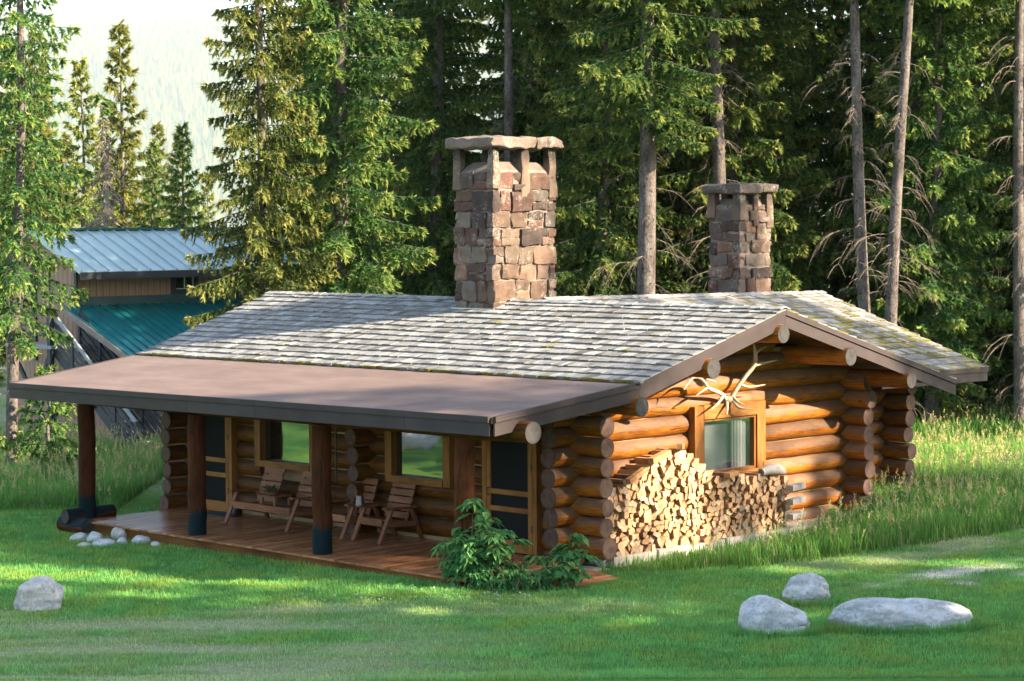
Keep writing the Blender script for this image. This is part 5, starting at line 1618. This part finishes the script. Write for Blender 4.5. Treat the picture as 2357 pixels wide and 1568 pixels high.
for i, (px, py, a_) in enumerate(((1408, 1292, .17), (1440, 1285, .12), (1385, 1302, .14))):
    q = gl(px, py, -.1)
    boulder('stone', 'pale stone beside the bottom log at the cabin corner', (q.x, q.y, gz(q.x, q.y) + .06), (a_, a_ * .8, a_ * .7), 70 + i, M_BOULD, 0, group='stones at the cabin corner', cat='stone', sub=3)

# ------------------------------------------------------------------ shrub in front of the deck
def shrub(name, label, loc, stems, seed, leaf_l=.18, leaf_w=.04, lo=0, group=None):
    rg = np.random.RandomState(seed)
    t_ = thing(name, label, 'shrub', loc, 0, group)
    SV_, SF_, so_ = [], [], 0; LV = []; LC = []
    for (dx, dy, h, lx, ly) in stems:
        n = 10; q = np.linspace(0, 1, n)
        P = np.stack([dx + lx * q ** 1.5, dy + ly * q ** 1.5, h * q], -1) + .02 * rg.normal(0, 1, (n, 3)) * q[:, None]
        v, f = tube_np(P, .012 * (1 - q) + .004, 5); SV_.append(v); SF_.append(f + so_); so_ += len(v)
        nl = int(h * 17)
        for j in range(nl):
            qq = rg.uniform(.18 + lo, 1.0); p = np.array([np.interp(qq, q, P[:, i]) for i in range(3)])
            az = rg.uniform(0, 6.28); L = rg.uniform(.16, .30) * (1.1 - .4 * qq)
            rdir = np.array([np.cos(az), np.sin(az), .25])
            m = 4
            for k_ in range(m):
                w = (k_ + .6) / m; pp = p + rdir * L * w + np.array([0, 0, -.18 * w * w * L * 3])
                for sd in ((-1, 1) if k_ < m - 1 else (-1, 0, 1)):
                    s_ = np.array([-np.sin(az), np.cos(az), 0]) * sd
                    d = rdir * .55 + s_ * .8 + np.array([0, 0, rg.uniform(-.85, -.1)]); d /= np.linalg.norm(d)
                    ll = leaf_l * rg.uniform(.7, 1.2); sw = np.cross(d, [0, 0, 1.0]) + rg.normal(0, .25, 3); sw /= max(1e-6, np.linalg.norm(sw)); sw *= leaf_w * rg.uniform(.8, 1.25)
                    mid = pp + d * ll * .45 + np.array([0, 0, .012]); tip = pp + d * ll + np.array([0, 0, -.03])
                    LV.append(np.stack([pp, mid - sw, tip, pp, tip, mid + sw])); c = np.clip(.25 + .35 * qq + rg.normal(0, .16), 0, 1); LC.append(np.full(6, c))
    mesh_np('stems', np.concatenate(SV_), np.concatenate(SF_), 1, M_STEM, t_)
    V = np.concatenate(LV); mesh_np('leaves', V, np.arange(len(V)).reshape(-1, 3), np.repeat(np.concatenate(LC)[:, None], 3, 1), M_SHRUB, t_)
    return t_
rs = np.random.RandomState(2)
q = gl(1085, 1352, -.13)
stems = [(0, 0, 1.42, -.05, .1), (.08, .1, 1.18, .12, .1), (-.1, .05, 1.0, -.1, 0), (.2, .05, .95, .3, .1), (-.2, -.05, .72, -.3, -.05), (.1, -.1, .85, .25, -.1), (.3, .2, .8, .3, .2), (-.3, .1, .6, -.25, .1)]
shrub('leafy_shrub', 'tall leafy green shrub growing against the deck edge', (q.x, q.y, gz(q.x, q.y)), stems, 4)
q = gl(1330, 1352, -.13)
shrub('leafy_shrub', 'smaller drooping shrub growing beside the deck ramp', (q.x - .15, q.y - .1, gz(q.x, q.y)), [(0, 0, .82, .05, .05), (-.1, 0, .62, -.2, .0), (.1, .05, .6, .22, .1), (-.2, -.1, .45, -.3, -.1), (.05, -.1, .5, .15, -.1)], 6)
q = gl(1200, 1356, -.13)
low = [(rs.uniform(-.75, .6), rs.uniform(-.35, .35), rs.uniform(.22, .46), rs.uniform(-.1, .1), rs.uniform(-.1, .1)) for _ in range(26)]
shrub('low_shrub', 'low light green ground plants spreading in front of the deck ramp', (q.x - .1, q.y - .05, gz(q.x, q.y)), low, 7, .10, .026, lo=-.1)
q = gl(1960, 1200, -.05)
low = [(rs.uniform(-.3, .3), rs.uniform(-1.0, 1.2), rs.uniform(.25, .6), rs.uniform(-.1, .1), rs.uniform(-.1, .1)) for _ in range(20)]
shrub('low_shrub', 'dark green leafy plants under the cabin right corner logs', (-.35, 7.9, gz(-.35, 7.9)), low, 8, .09, .024)

# ------------------------------------------------------------------ haze
mb = MB(); mb.box((0, 0, 1198), (36000, 36000, 2403))
hm = bpy.data.materials.new('haze_air'); hm.use_nodes = True; nt = hm.node_tree
nt.nodes.remove(nt.nodes['Principled BSDF'])
pv = nt.nodes.new('ShaderNodeVolumePrincipled')
pv.inputs['Color'].default_value = (.82, .93, 1, 1); pv.inputs['Density'].default_value = .000034; pv.inputs['Anisotropy'].default_value = 0
nt.links.new(pv.outputs[0], nt.nodes['Material Output'].inputs['Volume'])
hz = mb.build('haze', hm); hz['kind'] = 'stuff'
